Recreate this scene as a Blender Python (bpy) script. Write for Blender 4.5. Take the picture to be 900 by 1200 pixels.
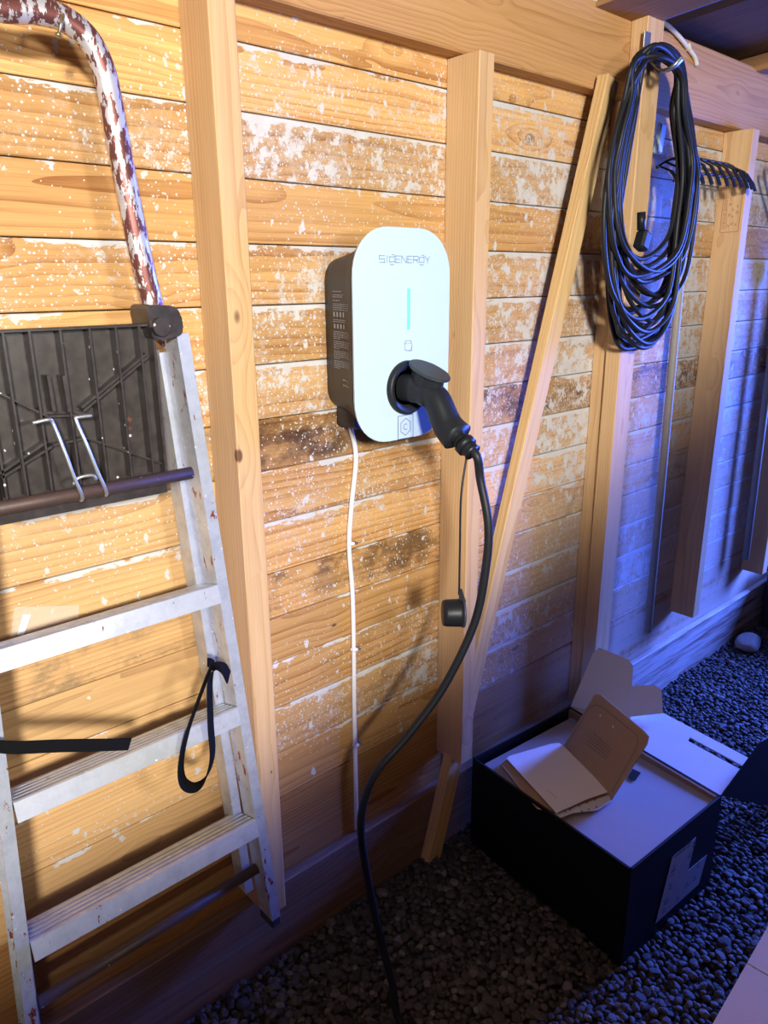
import bpy, bmesh, math, random
import numpy as np
from mathutils import Vector, Matrix, Euler
random.seed(7)
sc = bpy.context.scene
for o in list(bpy.data.objects): bpy.data.objects.remove(o)
COL = sc.collection
PI = math.pi

# ------------------------------------------------------------------ camera
# world: X runs along the plank wall, Y into the wall (plank face at 0.02), Z up, camera above the origin side
FPX = 882.5; CX, CY = 450.0, 600.0
R = np.array([[0.742, -0.202, 0.639], [-0.670, -0.214, 0.711], [-0.007, -0.956, -0.294]])
def _cal():
    c = np.array([CX, CY]); vx = np.array([1475., 321.]); vz = np.array([470., 3465.])
    X = np.array([*(vx - c), FPX]); X /= np.linalg.norm(X)
    D = np.array([*(vz - c), FPX]); Z = -D / np.linalg.norm(D)
    Z = Z - X * np.dot(X, Z); Z /= np.linalg.norm(Z)
    return np.array([X, np.cross(Z, X), Z])
R = _cal()
CAM = np.array([0.0, -1.193, 1.5])
cd = bpy.data.cameras.new('camera'); cam = bpy.data.objects.new('camera', cd); COL.objects.link(cam)
cd.sensor_fit = 'HORIZONTAL'; cd.sensor_width = 36.0; cd.lens = 36.0 * FPX / 900.0
cd.clip_start = 0.02; cd.clip_end = 200
m = Matrix.Identity(4)
for i in range(3):
    m[i][0] = R[i, 0]; m[i][1] = -R[i, 1]; m[i][2] = -R[i, 2]; m[i][3] = CAM[i]
cam.matrix_world = m
sc.camera = cam

# ------------------------------------------------------------------ world, lights, exposure
sc.view_settings.view_transform = 'Standard'; sc.view_settings.look = 'None'
sc.view_settings.gamma = 1.0; sc.view_settings.use_curve_mapping = False
sc.view_settings.exposure = 0.0
w = bpy.data.worlds.new('dusk'); sc.world = w; w.use_nodes = True
bg = w.node_tree.nodes['Background']
bg.inputs[0].default_value = (0.06, 0.10, 0.55, 1); bg.inputs[1].default_value = 1.0

def spot(name, loc, target, angle, energy, color, size, blend):
    l = bpy.data.lights.new(name, 'SPOT'); o = bpy.data.objects.new(name, l); COL.objects.link(o)
    l.energy = energy; l.color = color; l.shadow_soft_size = size; l.spot_size = angle; l.spot_blend = blend
    o.location = loc; o.rotation_euler = (Vector(target) - Vector(loc)).to_track_quat('-Z', 'Y').to_euler()
    return o
def area(name, loc, target, sx, sy, energy, color):
    l = bpy.data.lights.new(name, 'AREA'); o = bpy.data.objects.new(name, l); COL.objects.link(o)
    l.shape = 'RECTANGLE'; l.size = sx; l.size_y = sy; l.energy = energy; l.color = color
    o.location = loc; o.rotation_euler = (Vector(target) - Vector(loc)).to_track_quat('-Z', 'Y').to_euler()
    return o
# work lamp standing behind the photographer, tilted upwards
spot('work_lamp', (0.45, -1.75, 1.60), (0.46, 0.02, 2.32), math.radians(113), 53, (1.0, 0.965, 0.92), 0.075, 0.16)
spot('warm_fill', (-1.0, -3.2, 2.15), (-0.4, 0.02, 3.5), math.radians(104), 900, (1.0, 0.965, 0.92), 0.16, 0.16)  # added fill spot, evens out the falloff along the wall
# dusk light coming through the open garage door on the right
dl = area('door_daylight', (4.7, -0.86, 1.30), (2.7, -0.20, 0.25), 0.8, 1.2, 205, (0.075, 0.16, 1.0)); dl.data.spread = math.radians(115)

# ------------------------------------------------------------------ pixel helpers (a photo pixel -> point on a real plane)
def ray(px, py): return R @ np.array([px - CX, py - CY, FPX])
def W(px, py, Y=0.0):
    d = ray(px, py); return Vector(CAM + d * ((Y - CAM[1]) / d[1]))
def G(px, py, z=0.0):
    d = ray(px, py); return Vector(CAM + d * ((z - CAM[2]) / d[2]))
def XP(px, py, x):
    d = ray(px, py); return Vector(CAM + d * (x / d[0]))
def PL(px, py, p, n):
    d = Vector(ray(px, py)); c = Vector(CAM); n = Vector(n)
    return c + d * ((Vector(p) - c).dot(n) / d.dot(n))
def proj(p):
    d = R.T @ (np.array(p, float) - CAM); return CX + FPX * d[0] / d[2], CY + FPX * d[1] / d[2], d[2]

# ------------------------------------------------------------------ node helpers
class NT:
    def __init__(s, name):
        s.m = bpy.data.materials.new(name); s.m.use_nodes = True; s.t = s.m.node_tree
        s.b = s.t.nodes['Principled BSDF']; s.out = s.t.nodes['Material Output']
    def n(s, typ, **kw):
        nd = s.t.nodes.new(typ)
        for k, v in kw.items():
            if k.startswith('i_'):
                nd.inputs[int(k[2:])].default_value = v
            else: setattr(nd, k, v)
        return nd
    def l(s, a, b): s.t.links.new(a, b)
    def put(s, v, sock):
        if isinstance(v, (int, float)): sock.default_value = v
        elif isinstance(v, (tuple, list)): sock.default_value = tuple(v) if len(v) == len(sock.default_value) else (*v, 1)
        else: s.l(v, sock)
    def math(s, op, a, b=0.0, c=0.0, clamp=False):
        nd = s.n('ShaderNodeMath', operation=op, use_clamp=clamp)
        s.put(a, nd.inputs[0]); s.put(b, nd.inputs[1]); s.put(c, nd.inputs[2]); return nd.outputs[0]
    def vmath(s, op, a, b=(0, 0, 0)):
        nd = s.n('ShaderNodeVectorMath', operation=op); s.put(a, nd.inputs[0]); s.put(b, nd.inputs[1]); return nd.outputs[0]
    def scale(s, v, f):
        return s.vmath('MULTIPLY', v, f)
    def noise(s, v, sc, det=3, rough=0.55, dist=0.0, color=False):
        nd = s.n('ShaderNodeTexNoise'); s.put(v, nd.inputs['Vector']); nd.inputs['Scale'].default_value = sc
        nd.inputs['Detail'].default_value = det; nd.inputs['Roughness'].default_value = rough; nd.inputs['Distortion'].default_value = dist
        return nd.outputs['Color' if color else 'Fac']
    def vor(s, v, sc, rnd=1.0):
        nd = s.n('ShaderNodeTexVoronoi'); s.put(v, nd.inputs['Vector']); nd.inputs['Scale'].default_value = sc
        nd.inputs['Randomness'].default_value = rnd; return nd
    def ss(s, v, a, b):   # smoothstep 0..1
        nd = s.n('ShaderNodeMapRange', interpolation_type='SMOOTHSTEP'); s.put(v, nd.inputs[0])
        s.put(a, nd.inputs[1]); s.put(b, nd.inputs[2]); return nd.outputs[0]
    def mix(s, f, a, b):
        nd = s.n('ShaderNodeMix', data_type='RGBA'); s.put(f, nd.inputs[0]); s.put(a, nd.inputs[6]); s.put(b, nd.inputs[7]); return nd.outputs[2]
    def ramp(s, v, stops):
        nd = s.n('ShaderNodeValToRGB'); s.l(v, nd.inputs[0]); e = nd.color_ramp.elements
        e[0].position, e[0].color = stops[0][0], (*stops[0][1], 1); e[1].position, e[1].color = stops[-1][0], (*stops[-1][1], 1)
        for p, c in stops[1:-1]:
            x = e.new(p); x.color = (*c, 1)
        return nd.outputs[0]
    def bump(s, h, strength, dist=0.002):
        nd = s.n('ShaderNodeBump'); s.put(h, nd.inputs['Height']); nd.inputs['Strength'].default_value = strength
        nd.inputs['Distance'].default_value = dist; s.l(nd.outputs[0], s.b.inputs['Normal'])
    def obj(s): return s.n('ShaderNodeTexCoord').outputs['Object']
    def pos(s): return s.n('ShaderNodeNewGeometry').outputs['Position']
    def info(s): return s.n('ShaderNodeObjectInfo')
    def sep(s, v):
        nd = s.n('ShaderNodeSeparateXYZ'); s.l(v, nd.inputs[0]); return nd.outputs
    def comb(s, x, y, z):
        nd = s.n('ShaderNodeCombineXYZ'); s.put(x, nd.inputs[0]); s.put(y, nd.inputs[1]); s.put(z, nd.inputs[2]); return nd.outputs[0]
    def col(s, c, rough=0.6, metal=0.0):
        s.put(c, s.b.inputs['Base Color']); s.put(rough, s.b.inputs['Roughness']); s.put(metal, s.b.inputs['Metallic'])
        return s.m

def plain(name, c, rough=0.5, metal=0.0, var=0.12, nsc=40, bump=0.0, emis=None, es=0):
    t = NT(name); nz = t.noise(t.obj(), nsc, 3)
    f = t.math('MULTIPLY_ADD', nz, var * 2, 1 - var)
    cc = t.vmath('MULTIPLY', t.comb(f, f, f), c)
    t.col(cc, rough, metal)
    if bump: t.bump(nz, bump, 0.001)
    if emis: t.b.inputs['Emission Color'].default_value = (*emis, 1); t.b.inputs['Emission Strength'].default_value = es
    return t.m

def wood(name, light, dark, knot=(0.09, 0.03, 0.012), ring=75.0, tone=0.18, painted=False, rough=0.62, knots=True, grey=0.0):
    t = NT(name); inf = t.info(); rnd = inf.outputs['Random']
    oc = t.obj()
    off = t.comb(t.math('MULTIPLY', rnd, 37.0), t.math('MULTIPLY', rnd, 11.3), t.math('MULTIPLY', rnd, 23.7))
    p = t.vmath('ADD', oc, off)
    # knots: sparse cells stretched along the board
    kv = t.vor(t.scale(p, (5.0, 9.0, 9.0)), 1.0)
    kd = kv.outputs['Distance']
    ksz = t.math('MAXIMUM', t.math('MULTIPLY_ADD', t.sep(kv.outputs['Color'])[0], 0.17, -0.065), 0.0)
    knm = t.math('MULTIPLY', t.math('SUBTRACT', 1.0, t.ss(kd, t.math('MULTIPLY', ksz, 0.75), t.math('ADD', ksz, 0.012))), t.math('GREATER_THAN', ksz, 0.012))
    kfl = t.math('MULTIPLY', t.math('SUBTRACT', 1.0, t.ss(kd, 0.0, 0.5)), t.math('MULTIPLY', ksz, 10.0))
    warp = t.noise(t.scale(p, (1.1, 7.0, 7.0)), 1.0, 3, 0.5)
    s3 = t.sep(oc)
    oy = t.math('MULTIPLY_ADD', rnd, 0.10, -0.11)
    oz = t.math('MULTIPLY_ADD', t.math('FRACT', t.math('MULTIPLY', rnd, 7.13)), 0.16, -0.08)
    yy = t.math('ADD', s3[1], oy); zz = t.math('ADD', s3[2], oz)
    rr = t.math('SQRT', t.math('ADD', t.math('MULTIPLY', yy, yy), t.math('MULTIPLY', zz, zz)))
    rr = t.math('ADD', rr, t.math('MULTIPLY', warp, 0.040))
    rr = t.math('ADD', rr, t.math('MULTIPLY', kfl, -0.020 if knots else 0))
    rg = t.math('FRACT', t.math('MULTIPLY', rr, ring))
    rg = t.math('POWER', rg, 2.6)
    fib = t.noise(t.scale(p, (5.0, 330.0, 330.0)), 1.0, 3, 0.7)
    lng = t.noise(t.scale(p, (1.2, 26.0, 26.0)), 1.0, 4, 0.6)
    f = t.math('ADD', t.math('MULTIPLY', rg, t.math('MULTIPLY_ADD', lng, 1.3, -0.15)), t.math('MULTIPLY_ADD', fib, 0.95, -0.30))
    f = t.math('ADD', f, t.math('MULTIPLY_ADD', lng, 0.7, -0.30), clamp=True)
    c = t.mix(f, light, dark)
    tn = t.math('MULTIPLY_ADD', rnd, tone * 2, 1 - tone)
    c = t.vmath('MULTIPLY', c, t.comb(tn, tn, tn))
    if grey: c = t.mix(t.math('MULTIPLY', t.ss(lng, 0.35, 0.7), grey), c, (0.25, 0.22, 0.2))
    if knots: c = t.mix(t.math('MULTIPLY', knm, 0.85), c, knot)
    h = t.math('MULTIPLY_ADD', f, -0.6, 0.6)
    rgh = rough
    if painted:
        st = inf.outputs['Color']; sc3 = t.sep(st)          # R stain, G paint amount, B dark tone
        wp = t.pos()
        # dark weather stains
        sn = t.noise(t.scale(wp, (9.0, 1.0, 14.0)), 1.0, 6, 0.7)
        sm = t.math('MULTIPLY', t.ss(sn, 0.42, 0.62), sc3[0])
        sw = t.noise(t.scale(wp, (2.2, 1.0, 7.0)), 1.0, 2, 0.5)
        sm = t.math('MULTIPLY', sm, t.ss(sw, 0.42, 0.56))
        wq = t.sep(wp)
        for (sx, sw_, sz, sh_) in ((0.87, 0.17, 1.20, 0.06), (1.13, 0.16, 0.885, 0.055)):
            dx = t.math('SUBTRACT', 1.0, t.ss(t.math('ABSOLUTE', t.math('SUBTRACT', wq[0], sx)), sw_ * 0.45, sw_))
            dz = t.math('SUBTRACT', 1.0, t.ss(t.math('ABSOLUTE', t.math('SUBTRACT', wq[2], sz)), sh_ * 0.6, sh_))
            q = t.math('MULTIPLY', t.math('MULTIPLY', dx, dz), t.math('MULTIPLY', t.ss(sn, 0.34, 0.56), sc3[0]))
            sm = t.math('MAXIMUM', sm, q)
        c = t.mix(t.math('MULTIPLY', sm, 0.9), c, (0.045, 0.022, 0.012))
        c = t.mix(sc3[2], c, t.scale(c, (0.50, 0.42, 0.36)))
        al = inf.outputs['Alpha']; pale = t.math('MULTIPLY', t.math('GREATER_THAN', al, 0.3), t.math('LESS_THAN', al, 0.9))
        c = t.mix(t.math('MULTIPLY', pale, 0.55), c, t.vmath('ADD', t.scale(c, (0.75, 0.75, 0.75)), (0.20, 0.17, 0.10)))
        # remains of white paint
        dens = sc3[1]
        reg = t.noise(t.scale(wp, (3.0, 3.0, 5.0)), 1.0, 3, 0.55)
        wx = t.sep(wp)
        amt = t.math('ADD', dens, t.math('MULTIPLY_ADD', reg, 1.1, -0.58))
        amt = t.math('ADD', amt, t.math('MULTIPLY_ADD', t.ss(wx[0], 0.2, 2.0), 0.36, -0.20))
        amt = t.math('ADD', amt, t.math('MULTIPLY', t.math('MULTIPLY', t.ss(wx[0], 0.9, 0.5), t.ss(wx[2], 1.15, 0.9)), -0.16))
        hz = t.math('DIVIDE', t.math('ADD', s3[2], 0.053), 0.106)      # 0 at the lower edge, 1 at the upper edge of a plank
        edge = t.math('ADD', t.ss(hz, 0.78, 1.0), t.math('MULTIPLY', t.math('SUBTRACT', 1.0, t.ss(hz, 0.0, 0.1)), 0.55))
        jit = t.vmath('SUBTRACT', t.noise(wp, 75, 5, 0.75, color=True), (0.5, 0.5, 0.5))
        wj = t.vmath('ADD', wp, t.scale(jit, (0.026, 0.026, 0.030)))
        en = t.noise(t.scale(wp, (14.0, 14.0, 50.0)), 1.0, 6, 0.68)
        em = t.ss(t.math('ADD', t.math('ADD', en, t.math('MULTIPLY', edge, 0.34)), t.math('MULTIPLY', amt, 0.40)), 0.86, 0.88)
        pn = t.noise(t.scale(wj, (34.0, 34.0, 30.0)), 1.0, 8, 0.74)
        pm = t.ss(t.math('ADD', pn, t.math('MULTIPLY', amt, 0.36)), 0.695, 0.71)
        v1 = t.vor(t.scale(wj, (1, 1, 0.7)), 85.0); r1 = t.math('MULTIPLY', t.sep(v1.outputs['Color'])[0], t.math('MULTIPLY_ADD', amt, 0.50, 0.18))
        d1 = t.ss(v1.outputs['Distance'], t.math('MULTIPLY', r1, 1.0), t.math('MULTIPLY', r1, 0.8))
        g1 = t.math('GREATER_THAN', t.sep(v1.outputs['Color'])[1], t.math('MULTIPLY_ADD', amt, -0.7, 0.70))
        v2 = t.vor(t.vmath('ADD', t.scale(wj, (1, 1, 0.6)), (3.3, 1.7, 2.1)), 36.0); r2 = t.math('MULTIPLY', t.sep(v2.outputs['Color'])[0], 0.26)
        d2 = t.ss(v2.outputs['Distance'], r2, t.math('MULTIPLY', r2, 0.85))
        g2 = t.math('GREATER_THAN', t.sep(v2.outputs['Color'])[1], t.math('MULTIPLY_ADD', amt, -0.6, 0.82))
        v3 = t.vor(t.vmath('ADD', wp, (1.3, 4.7, 6.1)), 190.0)
        d3 = t.math('LESS_THAN', v3.outputs['Distance'], t.math('MULTIPLY', t.sep(v3.outputs['Color'])[2], 0.42))
        g3 = t.math('GREATER_THAN', t.sep(v3.outputs['Color'])[1], t.math('MULTIPLY_ADD', amt, -0.9, 0.86))
        dots = t.math('MAXIMUM', t.math('MULTIPLY', d1, g1), t.math('MAXIMUM', t.math('MULTIPLY', d2, g2), t.math('MULTIPLY', d3, g3)))
        pt = t.math('MAXIMUM', t.math('MAXIMUM', em, pm), dots)
        # thin whitewash low on the right, paled further to mimic the blue light
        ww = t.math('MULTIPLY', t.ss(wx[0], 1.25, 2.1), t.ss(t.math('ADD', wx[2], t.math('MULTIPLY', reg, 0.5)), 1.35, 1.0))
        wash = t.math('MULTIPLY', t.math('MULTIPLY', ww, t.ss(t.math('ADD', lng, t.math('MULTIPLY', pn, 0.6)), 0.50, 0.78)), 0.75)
        gate = t.math('GREATER_THAN', inf.outputs['Alpha'], 0.3)
        pt = t.math('MULTIPLY', pt, gate)
        fn = t.noise(t.scale(wj, (45, 45, 90)), 1.0, 6, 0.75)
        film = t.math('MULTIPLY', t.ss(t.math('ADD', fn, t.math('MULTIPLY', amt, 0.40)), 0.56, 0.80), 0.45)
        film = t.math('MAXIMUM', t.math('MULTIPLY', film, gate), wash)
        pcol = t.mix(t.noise(wp, 30, 3), (0.46, 0.43, 0.39), (0.60, 0.585, 0.565))
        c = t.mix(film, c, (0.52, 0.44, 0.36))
        c = t.mix(pt, c, pcol)
        h = t.math('ADD', h, t.math('MULTIPLY', pt, 0.8))
    if name == 'weathered board':
        wx = t.sep(t.pos()); wn = t.noise(t.scale(p, (4.0, 60.0, 60.0)), 1.0, 4, 0.6)
        c = t.mix(t.math('MULTIPLY', t.ss(wx[0], 1.3, 2.3), t.ss(wn, 0.3, 0.6)), c, (0.46, 0.41, 0.37))
    t.col(c, rgh); t.b.inputs['Specular IOR Level'].default_value = 0.25
    t.bump(h, 0.35, 0.0015)
    return t.m

M = {}
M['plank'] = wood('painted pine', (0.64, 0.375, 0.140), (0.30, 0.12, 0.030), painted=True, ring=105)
M['stud'] = wood('pale pine', (0.60, 0.395, 0.20), (0.44, 0.255, 0.11), ring=120, tone=0.05)
M['beam'] = wood('beam pine', (0.50, 0.28, 0.115), (0.33, 0.16, 0.055), ring=150, tone=0.05)
M['brace'] = wood('new pine', (0.64, 0.43, 0.20), (0.46, 0.27, 0.10), ring=120, tone=0.05)
M['sill'] = wood('weathered board', (0.20, 0.12, 0.075), (0.09, 0.047, 0.028), ring=90, grey=0.4)
M['roof'] = wood('dark roof board', (0.13, 0.070, 0.038), (0.060, 0.030, 0.018), ring=50)
M['rafter'] = wood('rafter pine', (0.30, 0.16, 0.07), (0.17, 0.08, 0.035), ring=55)
M['roomwood'] = wood('shed board', (0.12, 0.075, 0.045), (0.07, 0.04, 0.025), ring=55)


def alu_mat(name, base, rust, thr, rough=0.36, ns=55):
    t = NT(name); p = t.obj(); wp = t.pos()
    n1 = t.noise(wp, 30, 5, 0.65); n2 = t.noise(t.scale(wp, (1, 1, 0.35)), ns, 5, 0.7)
    c = t.mix(t.ss(n1, 0.35, 0.7), base, tuple(x * 0.78 for x in base))
    c = t.mix(t.ss(n2, thr, thr + 0.02), c, rust)
    v = t.vor(wp, 90); dm = t.math('MULTIPLY', t.math('LESS_THAN', v.outputs['Distance'], t.math('MULTIPLY', t.sep(v.outputs['Color'])[1], 0.22)), t.math('GREATER_THAN', t.sep(v.outputs['Color'])[0], 0.86))
    c = t.mix(dm, c, (0.8, 0.8, 0.78))
    t.col(c, t.math('MULTIPLY_ADD', n1, 0.3, rough - 0.1), 0.55); t.bump(n2, 0.03, 0.001); return t.m
M['alu'] = alu_mat('worn aluminium', (0.56, 0.59, 0.63), (0.20, 0.035, 0.018), 0.66)
M['alu_drip'] = alu_mat('aluminium with red paint drips', (0.60, 0.64, 0.70), (0.26, 0.04, 0.018), 0.615)
M['hoop'] = alu_mat('tube with flaking brown paint', (0.62, 0.60, 0.60), (0.16, 0.055, 0.045), 0.49, 0.36, 95)
def brown_plastic():
    t = NT('brown plastic with paint spots'); wp = t.pos()
    n = t.noise(wp, 22, 5, 0.65)
    c = t.mix(t.ss(t.noise(wp, 60, 3), 0.3, 0.7), (0.026, 0.021, 0.019), (0.044, 0.036, 0.032))
    c = t.mix(t.math('MULTIPLY', t.ss(n, 0.68, 0.74), 0.6), c, (0.18, 0.055, 0.03))
    c = t.mix(t.math('MULTIPLY', t.ss(t.noise(t.vmath('ADD', wp, (4, 2, 7)), 32, 5, 0.65), 0.70, 0.76), 0.7), c, (0.34, 0.33, 0.35))
    v = t.vor(wp, 80); dm = t.math('MULTIPLY', t.math('LESS_THAN', v.outputs['Distance'], t.math('MULTIPLY', t.sep(v.outputs['Color'])[1], 0.20)), t.math('GREATER_THAN', t.sep(v.outputs['Color'])[0], 0.85))
    c = t.mix(dm, c, (0.5, 0.48, 0.47)); t.col(c, 0.36); t.bump(n, 0.1, 0.001); return t.m
M['platform'] = brown_plastic()
M['browntube'] = alu_mat('brown painted tube', (0.070, 0.040, 0.032), (0.45, 0.42, 0.42), 0.70, 0.5)
M['browntube'].node_tree.nodes['Principled BSDF'].inputs['Metallic'].default_value = 0.1
M['wire'] = plain('galvanised wire', (0.55, 0.56, 0.55), 0.35, 0.8)
M['white_gloss'] = plain('white glass front', (0.46, 0.585, 0.66), 0.12, 0, 0.01)
M['charger_body'] = plain('dark grey plastic', (0.028, 0.024, 0.021), 0.48, 0, 0.08, 400)
M['print_grey'] = plain('light grey print', (0.30, 0.30, 0.30), 0.6, 0, 0.02)
M['print_logo'] = plain('grey logo print', (0.23, 0.30, 0.32), 0.4, 0, 0.02)
M['print_dark'] = plain('dark print', (0.05, 0.06, 0.07), 0.5, 0, 0.02)
M['led'] = plain('green status light', (0.1, 0.75, 0.65), 0.4, 0, 0.0, emis=(0.004, 0.60, 0.48), es=16.0)
M['black'] = plain('black rubber', (0.011, 0.012, 0.014), 0.42, 0, 0.15, 300)
M['blackplastic'] = plain('black plastic', (0.014, 0.016, 0.019), 0.45, 0, 0.1, 500, 0.03)
M['greyplastic'] = plain('grey plastic', (0.030, 0.036, 0.042), 0.5, 0, 0.25, 90)
M['cable_black'] = plain('black cable sheath', (0.010, 0.011, 0.014), 0.5, 0, 0.2, 200)
M['white_cable'] = plain('white cable sheath', (0.72, 0.71, 0.68), 0.4, 0, 0.05)
M['cream_cable'] = plain('cream cable sheath', (0.62, 0.56, 0.44), 0.45, 0, 0.08)
M['pole'] = plain('grey weathered pole', (0.27, 0.235, 0.19), 0.6, 0, 0.15, 60)
M['steel'] = plain('zinc steel', (0.35, 0.36, 0.36), 0.4, 0.8)
M['brass'] = plain('brassy nail', (0.35, 0.27, 0.14), 0.35, 0.8)
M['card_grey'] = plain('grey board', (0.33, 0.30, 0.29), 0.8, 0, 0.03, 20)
M['strap'] = plain('black webbing', (0.006, 0.006, 0.007), 0.85, 0, 0.3, 600, 0.3)
M['card_black'] = plain('black printed card', (0.006, 0.006, 0.008), 0.45, 0, 0.1, 60)
M['card_white'] = plain('white inner card', (0.62, 0.60, 0.58), 0.7, 0, 0.03, 20)
M['card_kraft'] = plain('kraft card', (0.40, 0.27, 0.15), 0.8, 0, 0.08, 60)
M['card_edge'] = plain('corrugated kraft edge', (0.26, 0.15, 0.07), 0.85, 0, 0.3, 300)
M['paper'] = plain('white paper', (0.82, 0.80, 0.78), 0.45, 0, 0.02, 30)
M['labelpaper'] = plain('label paper', (0.28, 0.28, 0.31), 0.6, 0, 0.05, 60)
M['green'] = plain('green plastic', (0.02, 0.20, 0.15), 0.45, 0, 0.15, 80)
M['stone_big'] = plain('pale stone', (0.27, 0.24, 0.21), 0.85, 0, 0.35, 25, 0.4)
M['stamp'] = plain('red ink stamp', (0.43, 0.17, 0.07), 0.7, 0, 0.25, 300)
M['tinylabel'] = plain('pale label', (0.75, 0.77, 0.80), 0.5, 0, 0.02)
def film():
    t = NT('clear plastic film'); t.col((0.85, 0.72, 0.55), 0.12); t.b.inputs['Alpha'].default_value = 0.32; t.b.inputs['IOR'].default_value = 1.45; return t.m
for k in ('strap', 'black', 'blackplastic', 'card_black', 'cable_black'): M[k].node_tree.nodes['Principled BSDF'].inputs['Specular IOR Level'].default_value = 0.22 if k != 'cable_black' else 0.3
M['strap'].node_tree.nodes['Principled BSDF'].inputs['Specular IOR Level'].default_value = 0.05
M['film'] = film()
def stone_mat():
    t = NT('crushed stone'); r = t.info().outputs['Random']
    a = t.n('ShaderNodeAttribute', attribute_name='tint').outputs['Fac']
    q = t.math('FRACT', t.math('ADD', r, t.math('MULTIPLY', a, 3.7)))
    c = t.ramp(q, [(0, (0.030, 0.028, 0.027)), (0.35, (0.050, 0.047, 0.044)), (0.7, (0.070, 0.065, 0.060)), (0.9, (0.10, 0.094, 0.086)), (1, (0.17, 0.16, 0.15))])
    n = t.noise(t.pos(), 170, 4, 0.6); f = t.math('MULTIPLY_ADD', n, 0.8, 0.6)
    t.col(t.vmath('MULTIPLY', c, t.comb(f, f, f)), 0.82); t.bump(n, 0.3, 0.001); return t.m
M['stone'] = stone_mat()
def ground_mat():
    t = NT('gravel bed'); p = t.pos(); v = t.vor(p, 62)
    c = t.mix(t.sep(v.outputs['Color'])[0], (0.05, 0.045, 0.04), (0.15, 0.135, 0.12))
    c = t.mix(t.ss(v.outputs['Distance'], 0.35, 0.7), c, (0.02, 0.018, 0.016))
    t.col(c, 0.9); t.bump(t.math('SUBTRACT', 1.0, v.outputs['Distance']), 0.9, 0.012); return t.m
M['ground'] = ground_mat()

# ------------------------------------------------------------------ mesh helpers
def mesh_obj(name, verts, faces, mat, parent=None, smooth=False, loc=None):
    me = bpy.data.meshes.new(name); me.from_pydata([tuple(v) for v in verts], [], faces); me.update()
    me.materials.append(mat if not isinstance(mat, str) else M[mat])
    if smooth: me.polygons.foreach_set('use_smooth', [True] * len(me.polygons))
    o = bpy.data.objects.new(name, me); COL.objects.link(o)
    if loc is not None: o.location = loc
    if parent is not None: o.parent = parent
    return o
def bm_obj(name, bm, mat, parent=None, smooth=False, loc=None):
    bmesh.ops.recalc_face_normals(bm, faces=bm.faces)
    me = bpy.data.meshes.new(name); bm.to_mesh(me); bm.free()
    me.materials.append(mat if not isinstance(mat, str) else M[mat])
    if smooth: me.polygons.foreach_set('use_smooth', [True] * len(me.polygons))
    o = bpy.data.objects.new(name, me); COL.objects.link(o)
    if loc is not None: o.location = loc
    if parent is not None: o.parent = parent
    return o
def bm_box(bm, cen, size, rot=None, bev=0.0):
    r = bmesh.ops.create_cube(bm, size=1.0)
    vs = r['verts']
    mt = Matrix.Translation(cen) @ (rot.to_4x4() if rot is not None else Matrix.Identity(4)) @ Matrix.Diagonal((*size, 1))
    bmesh.ops.transform(bm, matrix=mt, verts=vs)
    if bev:
        es = list({e for v in vs for e in v.link_edges})
        bmesh.ops.bevel(bm, geom=es, offset=bev, segments=1, affect='EDGES')
def empty(name, loc=(0, 0, 0)):
    o = bpy.data.objects.new(name, None); COL.objects.link(o); o.location = loc; o.empty_display_size = 0.05; return o
def tag(o, label, cat, group=None):
    o['label'] = label; o['category'] = cat
    if group: o['group'] = group
    return o
def rel(parent, p):  # world point -> parent's space (parents are unrotated)
    return Vector(p) - parent.location if parent is not None else Vector(p)
def spline(pts, per=8, closed=False):
    P = [Vector(p) for p in pts]; n = len(P); out = []
    segs = n if closed else n - 1
    for i in range(segs):
        if closed: a, b, c, d = P[(i - 1) % n], P[i], P[(i + 1) % n], P[(i + 2) % n]
        else: a, b, c, d = P[max(i - 1, 0)], P[i], P[i + 1], P[min(i + 2, n - 1)]
        for k in range(per):
            t = k / per; t2 = t * t; t3 = t2 * t
            out.append(0.5 * ((2 * b) + (c - a) * t + (2 * a - 5 * b + 4 * c - d) * t2 + (3 * b - a - 3 * c + d) * t3))
    if not closed: out.append(P[-1])
    return out
def sweep(name, pts, prof, mat, parent=None, smooth=True, up=None, scales=None, closed=False):
    """prof: list of (a,b) offsets in the frame; parallel transport"""
    P = [rel(parent, p) for p in pts]; n = len(P); k = len(prof)
    tg = []
    for i in range(n):
        if closed: d = P[(i + 1) % n] - P[i - 1]
        else: d = P[min(i + 1, n - 1)] - P[max(i - 1, 0)]
        tg.append(d.normalized() if d.length > 1e-9 else Vector((0, 0, 1)))
    u = Vector(up) if up is not None else Vector((0, 1, 0.01))
    if abs(u.normalized().dot(tg[0])) > 0.98: u = Vector((1, 0, 0.02))
    u = (u - tg[0] * u.dot(tg[0])).normalized()
    V = []; F = []
    for i in range(n):
        if up is not None:
            q = Vector(up); u2 = q - tg[i] * q.dot(tg[i])
            u = u2.normalized() if u2.length > 0.05 else (u - tg[i] * u.dot(tg[i])).normalized()
        else: u = (u - tg[i] * u.dot(tg[i])).normalized()
        v = tg[i].cross(u); s = scales[i] if scales else 1.0
        for a, b in prof: V.append(P[i] + u * a * s + v * b * s)
    rings = n if closed else n - 1
    for i in range(rings):
        for j in range(k):
            a = i * k + j; b = i * k + (j + 1) % k; i2 = ((i + 1) % n) * k
            F.append((a, b, i2 + (j + 1) % k, i2 + j))
    if not closed:
        F.append(tuple(range(k))[::-1]); F.append(tuple(range((n - 1) * k, n * k)))
    return mesh_obj(name, V, F, mat, parent, smooth)
def circ(r, n=10): return [(r * math.cos(2 * PI * i / n), r * math.sin(2 * PI * i / n)) for i in range(n)]
def tube(name, pts, r, mat, parent=None, n=10, **k): return sweep(name, pts, circ(r, n), mat, parent, **k)
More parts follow.
